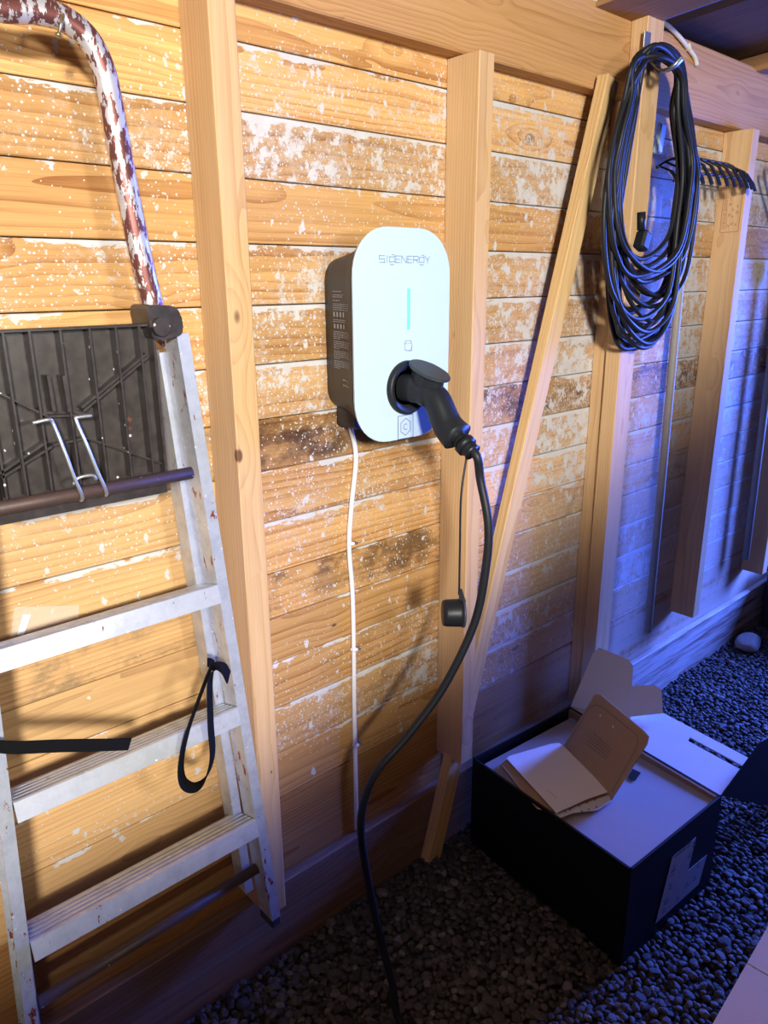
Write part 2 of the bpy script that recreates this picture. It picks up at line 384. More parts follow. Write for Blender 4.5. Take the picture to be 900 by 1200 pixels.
def ribbon(w, t): return [(-w / 2, -t / 2), (w / 2, -t / 2), (w / 2, t / 2), (-w / 2, t / 2)]
def timber(name, a, b, wd, dp, mat, parent=None, bev=0.002, up=(0, 1, 0), roll=0.0):
    """a straight piece of wood from a to b, local X along it; wd = size across, dp = size along `up`"""
    a, b = Vector(a), Vector(b); d = (b - a); L = d.length; x = d.normalized()
    y = Vector(up); y = (y - x * y.dot(x)).normalized(); z = x.cross(y)
    bm = bmesh.new(); bm_box(bm, (0, 0, 0), (L, dp, wd), None, bev)
    o = bm_obj(name, bm, mat, None)
    mt = Matrix.Identity(4)
    for i in range(3): mt[i][0] = x[i]; mt[i][1] = y[i]; mt[i][2] = z[i]; mt[i][3] = ((a + b) / 2)[i]
    o.matrix_world = mt
    if parent is not None:
        o.parent = parent; o.matrix_parent_inverse = Matrix.Translation(parent.location).inverted()
    return o
def rounded(pts, r, seg=5):
    """round the corners of a 2-D polygon"""
    out = []; n = len(pts)
    rs = r if isinstance(r, (list, tuple)) else [r] * n
    for i in range(n):
        p, a, b = Vector(pts[i]), Vector(pts[i - 1]), Vector(pts[(i + 1) % n]); q = rs[i]
        if q <= 0: out.append(p); continue
        da = (a - p).normalized(); db = (b - p).normalized(); p0 = p + da * q; p1 = p + db * q
        for k in range(seg + 1):
            t = k / seg; out.append(p0 * (1 - t) ** 2 + p * 2 * t * (1 - t) + p1 * t * t)
    return out
def extr(name, loop, vec, mat, parent=None, smooth=False, bevel=0.0):
    """solid plate: closed 3-D loop extruded by vec"""
    L = [rel(parent, p) for p in loop]; n = len(L); v = Vector(vec)
    bm = bmesh.new(); A = [bm.verts.new(p) for p in L]; B = [bm.verts.new(p + v) for p in L]
    bm.faces.new(A); bm.faces.new(B[::-1])
    for i in range(n): bm.faces.new((A[i], B[i], B[(i + 1) % n], A[(i + 1) % n]))
    if bevel:
        es = [e for e in bm.edges if len(e.link_faces) == 2 and any(len(f.verts) > 4 or n == 4 for f in e.link_faces)]
        bmesh.ops.bevel(bm, geom=es, offset=bevel, segments=2, affect='EDGES')
    return bm_obj(name, bm, mat, parent, smooth)
def xz(pts, y): return [Vector((p[0], y, p[1])) for p in pts]

# ------------------------------------------------------------------ the setting
X0, X1, YF = -2.4, 5.2, -4.3
ROWS = [2.10, 1.986, 1.879, 1.775, 1.670, 1.563, 1.457, 1.350, 1.247, 1.146, 1.040, 0.931, 0.832, 0.728, 0.621, 0.510, 0.397, 0.180]
wall = mesh_obj('wall_back', *(lambda a, b, c, d, e, f: ([(a, c, e), (b, c, e), (b, d, e), (a, d, e), (a, c, f), (b, c, f), (b, d, f), (a, d, f)],
        [(0, 3, 2, 1), (4, 5, 6, 7), (0, 1, 5, 4), (1, 2, 6, 5), (2, 3, 7, 6), (3, 0, 4, 7)]))(X0, X1, 0.042, 0.08, -0.05, 2.16), 'roof')
wall['kind'] = 'structure'
BAY = [X0, 0.69, 1.295, 1.915, 2.55, 3.15, X1]
rp = random.Random(3)
for i in range(len(ROWS) - 1):
    zt, zb = ROWS[i], ROWS[i + 1]
    # boards are butted over or between the studs
    joints = {2: [1.295], 5: [1.915], 6: [0.69, 2.55], 7: [1.915], 9: [2.19], 10: [1.295], 11: [1.915], 12: [0.69], 13: [2.55], 14: [1.915], 16: [1.295]}.get(i, [])
    if 8 <= i <= 15 and 0.69 not in joints: joints = [0.69] + joints
    xs = [X0] + joints + [X1]
    for k in range(len(xs) - 1):
        a, b = xs[k] + (0.0006 if k else 0), xs[k + 1]
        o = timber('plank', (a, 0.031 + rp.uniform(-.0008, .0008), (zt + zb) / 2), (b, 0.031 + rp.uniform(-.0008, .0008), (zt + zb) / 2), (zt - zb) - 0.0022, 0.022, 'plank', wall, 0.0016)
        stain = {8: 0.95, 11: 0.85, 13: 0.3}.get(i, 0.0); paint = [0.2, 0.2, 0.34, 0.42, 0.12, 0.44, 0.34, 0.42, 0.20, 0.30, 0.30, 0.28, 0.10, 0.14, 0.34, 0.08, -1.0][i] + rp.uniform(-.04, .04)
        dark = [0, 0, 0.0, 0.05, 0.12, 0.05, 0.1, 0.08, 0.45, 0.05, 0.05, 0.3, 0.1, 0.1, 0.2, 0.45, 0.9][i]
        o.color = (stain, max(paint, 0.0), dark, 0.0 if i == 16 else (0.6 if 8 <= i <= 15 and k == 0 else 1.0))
# board along the foot of the wall, with its ledge
bb = timber('baseboard_back', (X0, 0.022, 0.078), (X1, 0.022, 0.078), 0.212, 0.044, 'sill', None, 0.003); bb['kind'] = 'structure'
tr = timber('trim_1', (X0, 0.0065, 0.190), (X1, 0.0065, 0.190), 0.010, 0.025, 'sill', None, 0.002); tr['kind'] = 'structure'
# floor
def grid_floor():
    bm = bmesh.new(); bmesh.ops.create_grid(bm, x_segments=60, y_segments=40, size=0.5)
    for v in bm.verts:
        x = X0 - 1 + (v.co.x + 0.5) * (X1 - X0 + 6); y = YF + (v.co.y + 0.5) * (0.1 - YF)
        v.co = (x, y, -0.012 + 0.004 * math.sin(x * 7) * math.cos(y * 9))
    o = bm_obj('floor', bm, 'ground'); o['kind'] = 'structure'; return o
floor = grid_floor()
wl = timber('wall_left', (X0, YF, 1.2), (X0, 0.05, 1.2), 2.7, 0.05, 'roomwood', None, 0, up=(1, 0, 0)); wl['kind'] = 'structure'
wf = timber('wall_front', (X0, YF, 1.2), (X1, YF, 1.2), 2.9, 0.05, 'roomwood', None, 0); wf['kind'] = 'structure'
wr = timber('wall_right', (X1, YF, 1.2), (X1, -1.75, 1.2), 2.7, 0.05, 'roomwood', None, 0, up=(1, 0, 0)); wr['kind'] = 'structure'
def slope(x, y, dz=0.0): return Vector((x, y, 2.16 - 0.07 * y + dz))
cl = empty('ceiling', (0, 0, 0)); cl['kind'] = 'structure'
cx = X0
edges = [-2.4, -1.9, -1.4, -0.9, -0.4, 0.1, 0.6, 1.1, 1.6, 2.075, 2.135, 2.5, 3.0, 3.5, 4.0, 4.5, 5.2]
for a, b in zip(edges[:-1], edges[1:]):
    if abs(b - 2.135) < 1e-6: continue          # one narrow gap lets the dusk sky in
    timber('roof_board', slope((a + b) / 2, 0.12), slope((a + b) / 2, YF), (b - a) - 0.003, 0.02, 'roof', cl, 0, up=(0, 0, 1))

# ------------------------------------------------------------------ frame of the wall
beam = timber('top_beam', (X0, -0.0035, 2.025), (X1, -0.0035, 2.025), 0.180, 0.047, 'beam', None, 0.003)
tag(beam, 'long horizontal pine beam running along the top of the plank wall', 'beam')
def stud(x0, x1, zb, zt, label, mat='stud', y0=-0.070, y1=0.0195, name='wall_stud'):
    o = timber(name, ((x0 + x1) / 2, (y0 + y1) / 2, zb), ((x0 + x1) / 2, (y0 + y1) / 2, zt), x1 - x0, y1 - y0, mat, None, 0.002)
    if label: tag(o, label, 'stud', 'studs of the plank wall')
    return o
stud(0.668, 0.716, 0.20, 1.934, 'pine stud between the ladder and the wall charger')
stud(1.273, 1.319, 0.285, 1.934, 'pine stud right behind the right edge of the wall charger')
p3 = stud(1.889, 1.955, 0.10, 1.934, None, y0=-0.027)
tag(p3, 'rear half of the doubled post behind the hanging cable coil, under the beam', 'stud', 'studs of the plank wall')
p3b = stud(1.878, 1.955, 0.05, 2.122, None, y0=-0.0725, y1=-0.0275)
tag(p3b, 'front half of the doubled post, overlapping the beam, carrying the cable coil', 'stud', 'studs of the plank wall')
s4 = empty('wall_stud', (2.5525, -0.025, 0.305)); tag(s4, 'wide pine stud with a red ink stamp right of the cable coil', 'stud', 'studs of the plank wall')
o = timber('board', (2.5525, -0.0255, 0.305), (2.5525, -0.0255, 1.934), 0.045, 0.091, 'stud', s4, 0.002)
stud(3.135, 3.18, 0.31, 1.934, 'stud at the right edge of the picture beside the green rake')
br = timber('diagonal_brace', (1.215, -0.020, -0.01), (1.752, -0.055, 1.955), 0.050, 0.030, 'brace', None, 0.0015)
tag(br, 'pale slanting brace board leaning from the gravel up to the beam', 'brace')
# stamp on stud 4: frame and faint lettering, ink on the left face
def stamp():
    xf = 2.5296; bm = bmesh.new()
    def st(y0, z0, y1, z1, w=0.0014):
        a = Vector((xf, y0, z0)); b = Vector((xf, y1, z1)); d = b - a; u = d.normalized().cross(Vector((1, 0, 0))) * w / 2
        t = Vector((-0.0004, 0, 0)); vs = [bm.verts.new(q - s4.location) for q in (a - u + t, a + u + t, b + u + t, b - u + t)]; bm.faces.new(vs)
        vs = [bm.verts.new(q - s4.location) for q in (a - u, a + u, b + u, b - u)]
    A = XP(849.3, 217.5, xf); B = XP(872, 215, xf); C = XP(864.8, 271.3, xf); D = XP(843.5, 272.7, xf)
    for p, q in ((A, B), (B, C), (C, D), (D, A)): st(p.y, p.z, q.y, q.z, 0.0022)
    rr = random.Random(5)
    for colm, (fy, n, h) in enumerate([(0.16, 10, 0.20), (0.42, 8, 0.10), (0.60, 6, 0.10), (0.82, 7, 0.10)]):
        for k in range(n):
            fz = 0.05 + 0.9 * k / n
            if colm and rr.random() < 0.3: continue
            base = A.lerp(B, fy - h / 2).lerp(D.lerp(C, fy - h / 2), fz); b2 = A.lerp(B, fy + h / 2).lerp(D.lerp(C, fy + h / 2), fz)
            dz = (D - A) * (0.55 / 10)
            g = rr.choice(['H', 'A', 'S', 'E', 'N'])
            P = lambda u, v: base + (b2 - base) * u + dz * v
            L = {'H': [((0, 0), (1, 0)), ((0, 1), (1, 1)), ((.5, 0), (.5, 1))], 'A': [((0, 0), (1, .5)), ((0, 1), (1, .5)), ((.4, .2), (.4, .8))],
                 'S': [((0, 0), (0, 1)), ((.5, 0), (.5, 1)), ((1, 0), (1, 1)), ((0, 1), (.5, 1)), ((.5, 0), (1, 0))], 'E': [((0, 0), (1, 0)), ((0, 0), (0, 1)), ((.5, 0), (.5, 1)), ((1, 0), (1, 1))],
                 'N': [((0, 0), (1, 0)), ((0, 1), (1, 1)), ((0, 1), (1, 0))]}[g]
            for a, b in L:
                p, q = P(*a), P(*b); st(p.y, p.z, q.y, q.z, 0.0013)
    bm.verts.ensure_lookup_table()
    for v in [v for v in bm.verts if not v.link_faces]: bm.verts.remove(v)
    o = bm_obj('ink_stamp', bm, 'stamp', s4); o['label'] = 'faded red rectangular ink stamp with rows of letters'
stamp()
# rafters above
for i, (x, wd) in enumerate([(0.2, 0.05), (1.10, 0.05), (1.83, 0.22), (2.62, 0.05), (3.5, 0.05)]):
    o = timber('rafter', slope(x, 0.04, -0.036), slope(x, YF, -0.036), wd, 0.045, 'rafter', None, 0.002, up=(0, 0, 1))
    if x in (1.83, 2.62): tag(o, {1.83: 'broad brown roof timber crossing above the doubled post', 2.62: 'dark rafter in the top right corner above the beam'}[x], 'rafter', 'rafters under the roof')
    else: o.parent = cl      # rafters outside the picture belong to the roof

# ------------------------------------------------------------------ gravel
def stones():
    rs = np.random.RandomState(11)
    protos = []
    for k in range(14):
        bm = bmesh.new(); bmesh.ops.create_icosphere(bm, subdivisions=2 if k < 10 else 1, radius=1.0)
        ax = rs.normal(size=(7, 3)); ax /= np.linalg.norm(ax, axis=1)[:, None]; cut = rs.uniform(0.55, 0.85, 7)
        for v in bm.verts:
            p = np.array(v.co)
            for a, c in zip(ax, cut):
                d = p @ a
                if d > c: p = p - a * (d - c) * 0.9
            v.co = p
        bmesh.ops.recalc_face_normals(bm, faces=bm.faces)
        V = np.array([v.co for v in bm.verts]); F = np.array([[v.index for v in f.verts] for f in bm.faces]); bm.free()
        protos.append((V, F))
    s = 0.0172; pts = []
    xs = np.arange(0.3, 5.6, s); ys = np.arange(-1.12, 0.0, s * 0.92)
    for j, y in enumerate(ys):
        for x in xs:
            X = x + (j % 2) * s / 2 + rs.uniform(-.35, .35) * s; Y = y + rs.uniform(-.35, .35) * s
            if 1.31 < X < 1.70 and -0.54 < Y < -0.08: continue
            if 0.74 < X < 1.5 and Y < -0.93: continue
            px, py, d = proj((X, Y, 0))
            if d < 0.3 or px < -160 or px > 1120 or py > 1420: continue
            pts.append((X, Y, px, py, d))
    P = np.array(pts); n = len(P)
    size = 0.0088 * np.exp(rs.normal(0, 0.24, n)); size[P[:, 4] > 2.4] *= 1.12
    vis = (P[:, 2] > 0) & (P[:, 2] < 900) & (P[:, 3] < 1200)
    # hidden behind the near box edge or the two boxes
    score = np.where(vis, size / P[:, 4], 0)
    near = set(np.argsort(-score)[:300].tolist())
    AV = []; AF = []; AT = []; off = 0
    meshes = {}
    for i in range(n):
        k = rs.randint(0, 10) if P[i, 4] < 2.0 else rs.randint(10, 14)
        V, F = protos[k]
        e = Euler((rs.uniform(-.35, .35), rs.uniform(-.35, .35), rs.uniform(0, 6.28))); sc3 = Vector((size[i] * rs.uniform(1.0, 1.35), size[i] * rs.uniform(.8, 1.0), size[i] * rs.uniform(.55, .8)))
        mt = Matrix.Translation((P[i, 0], P[i, 1], -0.003 + rs.uniform(-.003, .004))) @ e.to_matrix().to_4x4() @ Matrix.Diagonal((*sc3, 1))
        if i in near:
            if k not in meshes:
                me = bpy.data.meshes.new('stone'); me.from_pydata(V.tolist(), [], F.tolist()); me.materials.append(M['stone']); meshes[k] = me
            o = bpy.data.objects.new('stone', meshes[k]); COL.objects.link(o); o.matrix_world = mt; o.parent = floor
        else:
            A = np.array(mt); AV.append(V @ A[:3, :3].T + A[:3, 3]); AF.append(F + off); off += len(V); AT.append(np.full(len(V), rs.rand()))
    AV = np.concatenate(AV); AF = np.concatenate(AF); AT = np.concatenate(AT)
    me = bpy.data.meshes.new('gravel'); me.vertices.add(len(AV)); me.vertices.foreach_set('co', AV.ravel())
    me.loops.add(AF.size); me.loops.foreach_set('vertex_index', AF.ravel().astype(np.int32))
    me.polygons.add(len(AF)); me.polygons.foreach_set('loop_start', np.arange(0, AF.size, 3, dtype=np.int32)); me.polygons.foreach_set('loop_total', np.full(len(AF), 3, dtype=np.int32))
    me.update(calc_edges=True); at = me.attributes.new('tint', 'FLOAT', 'POINT'); at.data.foreach_set('value', AT.astype(np.float32))
    me.materials.append(M['stone']); o = bpy.data.objects.new('gravel', me); COL.objects.link(o); o.parent = floor; o['kind'] = 'stuff'
    print('stones', n, 'tris', len(AF))
stones()
def big_stone():
    bm = bmesh.new(); bmesh.ops.create_icosphere(bm, subdivisions=3, radius=1.0)
    rs = np.random.RandomState(2); ax = rs.normal(size=(9, 3)); ax /= np.linalg.norm(ax, axis=1)[:, None]
    for v in bm.verts:
        p = np.array(v.co)
        for a in ax:
            d = p @ a
            if d > 0.72: p = p - a * (d - 0.72) * 0.85
        v.co = Vector((p[0] * 0.066, p[1] * 0.052, p[2] * 0.045))
    o = bm_obj('rock', bm, 'stone_big', None, True, loc=(3.06, -0.085, 0.024)); tag(o, 'fist-sized pale stone lying on the gravel by the foot of the wall', 'stone')
big_stone()

# ------------------------------------------------------------------ wall charger
def charger():
    cxm = 1.016; t = empty('wall_charger', (cxm, 0.02, 1.205))
    tag(t, 'white wall charger with dark sides and a green status light on the planks', 'charger')
    yp = -0.128
    def rr(x0, x1, z0, z1, r, seg=10):
        out = []
        for (cx_, cz_, a0) in ((x1 - r, z1 - r, 0), (x0 + r, z1 - r, 90), (x0 + r, z0 + r, 180), (x1 - r, z0 + r, 270)):
            for k in range(seg + 1):
                a = math.radians(a0 + 90 * k / seg); q = 0.92
                ca, sa = math.cos(a), math.sin(a)
                out.append((cx_ + r * math.copysign(abs(ca) ** q, ca), cz_ + r * math.copysign(abs(sa) ** q, sa)))
        return out
    PX0, PX1, PZ0, PZ1 = 0.888, 1.137, 1.199, 1.592
    def loft(name, secs, mat, smooth=True):
        V = []; F = []; n = len(secs[0])
        for s in secs: V += [rel(t, p) for p in s]
        for i in range(len(secs) - 1):
            for j in range(n): F.append((i * n + j, i * n + (j + 1) % n, (i + 1) * n + (j + 1) % n, (i + 1) * n + j))
        F.append(tuple(range(n))[::-1]); F.append(tuple(range((len(secs) - 1) * n, len(secs) * n)))
        return mesh_obj(name, V, F, mat, t, smooth)
    def sec(y, ins, r, dz=0): return xz(rr(PX0 + ins, PX1 - ins, PZ0 + ins + dz, PZ1 - ins, r), y)
    b = loft('body', [sec(0.018, .050, .045), sec(-.002, .046, .05), sec(-.060, .034, .06), sec(-.105, .012, .078), sec(-.1225, .003, .086)], 'charger_body')
    b2 = loft('front_panel', [sec(-.1225, .001, .088), sec(yp + .001, .0, .088), sec(yp, .001, .088)], 'white_gloss', False)
    # bottom wiring box where the cable enters
    loft('cable_entry', [xz(rr(.955, 1.03, 1.212, 1.26, .012, 4), y) for y in (0.01, -.045)], 'charger_body', False)
    def flat(name, strokes, mat, w, y=yp - 0.0006, closed=False, lab=None):
        bm = bmesh.new()
        for s in strokes:
            for a, c in zip(s[:-1], s[1:]):
                a2 = Vector((a[0], y, a[1])); c2 = Vector((c[0], y, c[1])); d = (c2 - a2).normalized(); u = d.cross(Vector((0, 1, 0))) * w / 2; e = d * w / 2
                vs = [bm.verts.new(rel(t, q)) for q in (a2 - u - e, c2 - u + e, c2 + u + e, a2 + u - e)]; bm.faces.new(vs)
        o = bm_obj(name, bm, mat, t)
        if lab: o['label'] = lab
        return o
    # logo
    G_ = {'S': [[(1, 1), (0, 1), (0, .5), (1, .5), (1, 0), (0, 0)]], 'I': [[(.5, 1), (.5, 0)]],
          'g': [[(1, 1), (1, .1), (0, .1), (0, .85), (1, .85)], [(0.1, -.25), (.5, -.35), (.9, -.25)], [(.45, 1.15), (.95, 1.2)]],
          'E': [[(1, 1), (0, 1), (0, 0), (1, 0)], [(0, .5), (.9, .5)]], 'N': [[(0, 0), (0, 1), (1, 0), (1, 1)]],
          'R': [[(0, 0), (0, 1), (1, 1), (1, .45), (0, .45)], [(.5, .45), (1, 0)]], 'Y': [[(0, 1), (.5, .5), (1, 1)], [(.5, .5), (.5, 0)]]}
    a = W(444.5, 303.5, yp); bq = W(503.5, 303.5, yp); x0, x1, zc = a.x, bq.x, a.z; hh = 0.0115
    widths = [('S', 1), ('I', .45), ('g', 1), ('E', .95), ('N', 1), ('E', .95), ('R', 1), ('g', 1), ('Y', 1)]
    tot = sum(q[1] for q in widths) + 0.28 * 8; unit = (x1 - x0) / tot; x = x0; strokes = []
    for ch, wd in widths:
        for s in G_[ch]: strokes.append([(x + u * wd * unit, zc - hh * 0.5 + v * hh) for u, v in s])
        x += (wd + 0.28) * unit
    flat('logo', strokes, 'print_logo', 0.0015, lab='thin grey SIGENERGY lettering')
    # status light
    l0 = W(477, 338, yp); l1 = W(479.5, 386, yp); lx = (l0.x + l1.x) / 2
    bm = bmesh.new(); bm_box(bm, rel(t, (lx, yp - 0.0015, (l0.z + l1.z) / 2)), (0.0062, 0.003, l0.z - l1.z), None, 0.0008)
    o = bm_obj('status_light', bm, 'led', t); o['label'] = 'glowing green vertical light bar'
    # card symbol
    c = W(478.2, 405, yp); s = 0.0085
    ico = [(c.x + u * s, c.z + v * s) for u, v in rounded([(-1, -1.05), (1, -1.05), (1, 1.05), (-1, 1.05)], .45, 3)]
    flat('card_symbol', [ico + [ico[0]], [(c.x - s, c.z + .45 * s), (c.x + s, c.z + .45 * s)], [(c.x - .2 * s, c.z - 1.3 * s), (c.x + 1.1 * s, c.z - 1.2 * s), (c.x + 1.25 * s, c.z + .1 * s)]], 'print_logo', 0.0011)
    # sticker with a hexagon and the letter c
    c = W(475, 500, yp); s = 0.0205
    sq = [(c.x - s, c.z - s * 1.12), (c.x + s, c.z - s * 1.12), (c.x + s, c.z + s * 1.12), (c.x - s, c.z + s * 1.12)]
    st = extr('sticker', xz(sq, yp - 0.0003), (0, -0.0003, 0), plain('grey sticker', (0.42, 0.52, 0.58), 0.4, 0, 0.02), t); st['label'] = 'square sticker with a hexagon mark'
    hx = [(c.x + s * .72 * math.sin(k * PI / 3), c.z + s * .82 * math.cos(k * PI / 3)) for k in range(7)]
    cc = [(c.x + s * .26 * math.cos(math.radians(q)), c.z + s * .28 * math.sin(math.radians(q))) for q in range(45, 325, 30)]
    flat('sticker_mark', [sq + [sq[0]], hx, cc], 'print_dark', 0.0012, yp - 0.0009)
    # holster ring for the plug
    pc = Vector((1.018, yp, 1.300)); t_r = 0.052
    V = []; F = []; n = 40
    prof = [(t_r, 0), (t_r, -.008), (t_r - .003, -.012), (t_r - .007, -.012), (t_r - .009, -.009), (t_r - .012, -.0095), (t_r - .014, .0), (t_r - .018, .0)]
    for k in range(n):
        a = 2 * PI * k / n
        for r_, y_ in prof: V.append(rel(t, pc + Vector((r_ * math.cos(a), y_ - 0.0005, r_ * math.sin(a)))))
    q = len(prof)
    for k in range(n):
        for j in range(q - 1): F.append((k * q + j, k * q + j + 1, ((k + 1) % n) * q + j + 1, ((k + 1) % n) * q + j))
    F.append(tuple(k * q + q - 1 for k in range(n)))
    o = mesh_obj('plug_holster', V, F, 'blackplastic', t, True)
    # printed text block on the dark left side
    def side(px, py, inset=0.0):
        # side surface between back section and front section
        return None
    bm = bmesh.new(); rr_ = random.Random(9)
    A = Vector((0.9215, -.060, 0)); B = Vector((0.9000, -.105, 0)); A = Vector((PX0 + .034 - .0006, -.060, 0)); B = Vector((PX0 + .012 - .0006, -.105, 0)); C0 = Vector((PX0 + .046 - .0006, -.002, 0))
    def sp(u, z):  # u 0 rear .. 1 front
        if u < .5: p = C0.lerp(A, u * 2)
        else: p = A.lerp(B, (u - .5) * 2)
        return Vector((p.x - 0.0004, p.y, z))
    def line(u0, u1, z, h):
        cuts = [u0] + ([.5] if u0 < .5 < u1 else []) + [u1]
        for a, c in zip(cuts[:-1], cuts[1:]):
            vs = [bm.verts.new(rel(t, q)) for q in (sp(a, z - h / 2), sp(c, z - h / 2), sp(c, z + h / 2), sp(a, z + h / 2))]; bm.faces.new(vs)
    z = 1.480
    def words(u0, u1, z, h=0.0014):
        u = u0
        while u < u1 - .03:
            w_ = rr_.uniform(.03, .12); line(u, min(u + w_, u1), z, h); u += w_ + .018
    for grp in [(1, .42), (2, .48), (1, .40), (4, .86)]:
        for k in range(grp[0]): words(.12, grp[1], z); z -= .0035
        z -= .003
    z -= .002
    for k in range(4): line(.13 + k * .11, .19 + k * .11, z, .009)
    z -= .010
    for grp in [(2, .60)]:
        for k in range(2): words(.12, .6, z); z -= .0035
    z -= .005
    for k in range(4): line(.14 + k * .11, .20 + k * .11, z, .008)
    z -= .010
    for grp in (5, 5, 5, 5):
        for k in range(grp): words(.12, .86 if k < grp - 1 else .35, z); z -= .0033
        z -= .002
    for k in range(2): words(.42, .80, 1.316 - k * .010, .0026)
    pt_ = bm_obj('printed_text', bm, 'print_grey', t); pt_['kind'] = 'stuff'; pt_['label'] = 'rows of tiny grey print on the dark side'
    return t, pc, yp
chg, PC, YP = charger()

def plug():
    cxp = PC.x
    E = XP(536, 512, cxp)
    t = empty('charging_plug', (PC.x, YP - .02, PC.z)); tag(t, 'black charging plug with angled handle sitting in the white charger', 'plug')
    # handle: rounded sections along a bent path in the plane of the plug axis
    S = PC + Vector((0, 0.004, 0)); path = [S, PC + Vector((0, -.030, 0)), PC + Vector((0, -.058, -.006)), PC + Vector((0, -.082, -.014)), PC.lerp(E, .78) + Vector((0, -.004, 0.002)), E]
    pts = spline(path, 6); n = len(pts)
    sc_ = []
    for i in range(n):
        u = i / (n - 1); sc_.append(1.0 if u < .25 else (0.92 if u < .5 else 0.84 + 0.22 * (u - .5) * 2))
    prof = [(0.0275 * math.copysign(abs(math.cos(a)) ** .75, math.cos(a)), 0.0265 * math.copysign(abs(math.sin(a)) ** .75, math.sin(a))) for a in [2 * PI * k / 20 for k in range(20)]]
    sweep('handle', pts, prof, 'blackplastic', t, True, up=(1, 0, 0), scales=sc_)
    # flat oval head plate over the bend
    c = PC + Vector((0, -.062, .034)); lp = []
    nrm = Vector((0, -.34, .94)).normalized(); ux = Vector((1, 0, 0)); uy = ux.cross(nrm) * -1
    for k in range(28):
        a = 2 * PI * k / 28; q = .8
        lp.append(c + ux * 0.030 * math.copysign(abs(math.cos(a)) ** .9, math.cos(a)) + uy * 0.047 * math.copysign(abs(math.sin(a)) ** .9, math.sin(a)))
    o = extr('head_cap', lp, nrm * 0.006, 'greyplastic', t, False, 0.0012)
    neck = [c + ux * 0.024 * math.cos(2 * PI * k / 20) + uy * .038 * math.sin(2 * PI * k / 20) for k in range(20)]
    extr('neck', neck, nrm * -0.024, 'blackplastic', t, False)
    # latch lip
    d = (E - pts[-4]).normalized()
    # strain relief
    e1 = E + d * 0.045
    sr = [E + d * (0.045 * k / 12) for k in range(13)]
    sweep('strain_relief', [E - d * .004] + sr, circ(0.0165, 14), 'black', t, True, scales=[1.0] + [(1.05 if k % 3 == 0 else .92) * (1.0 if k > 5 else .95) for k in range(13)])
    tube('collar', [E + d * .018, E + d * .030], 0.0205, 'black', t, 14)
    # cable
    cpts = [e1 - d * .02, e1 + d * .012, W(563, 562, -.315), W(572, 612, -.335), W(570, 660, -.335), W(556, 730, -.32), W(520, 805, -.29), W(478, 862, -.26), W(443, 902, -.235), W(427, 938, -.22), W(423, 975, -.215), W(431, 1030, -.22), W(446, 1100, -.25), W(459, 1150, -.285), W(470, 1200, -.325)]
    cpts += [Vector((cpts[-1].x + .02, -.40, .012)), Vector((cpts[-1].x - .02, -.55, .012)), Vector((.62, -.72, .012)), Vector((.3, -.80, .012))]
    ct = tube('charging_cable', spline(cpts, 8), 0.0082, 'cable_black', None, 12)
    tag(ct, 'thick black charging cable sweeping from the plug down to the gravel', 'cable')
    # dust cap dangling on a strap
    dc = empty('dust_cap', W(535, 718, -.30)); tag(dc, 'grey round dust cap dangling on a thin strap beside the charging cable', 'cap')
    tp = e1 - d * .012 + Vector((-0.004, 0, -0.012))
    tube('strap', spline([tp, W(540.5, 580, -.30), W(539, 640, -.30), W(538, 697, -.30)], 6), 0.0020, 'black', dc, 8)
    f = W(541, 718, -.315); ax = Vector((-0.80, 0.60, 0.03)).normalized()
    tube('cup', [f, f + ax * .006, f + ax * .030, f + ax * .036], 0.0265, 'black', dc, 26, scales=[1, 1, .97, .9])
    tube('lid', [f - ax * .004, f], 0.0285, 'greyplastic', dc, 26)
    tear = [f + Vector((0, -.001, .024)), f + Vector((-.002, 0, .040)), f + Vector((-.004, 0, .050))]
    sweep('lug', tear, ribbon(.012, .004), 'greyplastic', dc, False, up=(0, 1, 0), scales=[1.3, .7, .4])
plug()

# white cable with clips, going down from the charger
wc = tube('white_cable', spline([Vector((.985, .008, 1.215))] + [W(x, y, .013) for x, y in ((417, 535), (412, 590), (409, 640), (413, 695), (414.5, 762), (415, 830), (416, 872), (417, 925), (418, 972))], 6), 0.0052, 'white_cable', None, 10)
tag(wc, 'thin white cable clipped to the planks below the wall charger', 'cable')
for i, (x, y) in enumerate(((411, 637), (415, 761), (417, 873))):
    p = W(x, y, .012); t = empty('cable_clip', p)
    tag(t, ['upper white clip holding the white cable, at a plank joint', 'middle white clip of the white cable', 'lowest white clip of the white cable, near the foot of the wall'][i], 'clip', 'clips of the white cable')
    bm = bmesh.new(); bm_box(bm, (0.0, 0, 0), (0.015, 0.014, 0.007), None, .002); bm_obj('bridge', bm, 'white_cable', t)
    bm = bmesh.new(); bmesh.ops.create_cone(bm, cap_ends=True, segments=10, radius1=.0032, radius2=.0032, depth=.012); bmesh.ops.transform(bm, matrix=Matrix.Translation((.011, -.002, 0)) @ Matrix.Rotation(PI / 2, 4, 'X'), verts=bm.verts); bm_obj('nail', bm, 'steel', t)

# cream cable over the beam
cc = tube('cream_cable', spline([W(x, y, yv) for x, y, yv in ((670, -12, -.020), (700, 0, -.027), (720, 4.5, -.030), (740, 12, -.022), (765, 20, -.022), (781, 29, -.032), (795, 42, -.036), (806, 56, -.034), (814, 67, -.034), (816.5, 76, -.034))], 6), 0.0058, 'cream_cable', None, 10)
tag(cc, 'short cream cable draped over the top edge of the beam behind the post', 'cable')
for i, (x, y, yy) in enumerate(((716, 4.5, -.030), (806, 55, -.034))):
    t = empty('cable_clip', W(x, y, yy)); tag(t, ['cream clip on the beam left of the doubled post', 'cream clip on the beam right of the coil hook'][i], 'clip', 'clips of the cream cable')
    bm = bmesh.new(); bm_box(bm, (0, 0, 0), (.009, .016, .018), Euler((0, -.7, 0)).to_matrix(), .002); bm_obj('bridge', bm, 'cream_cable', t)

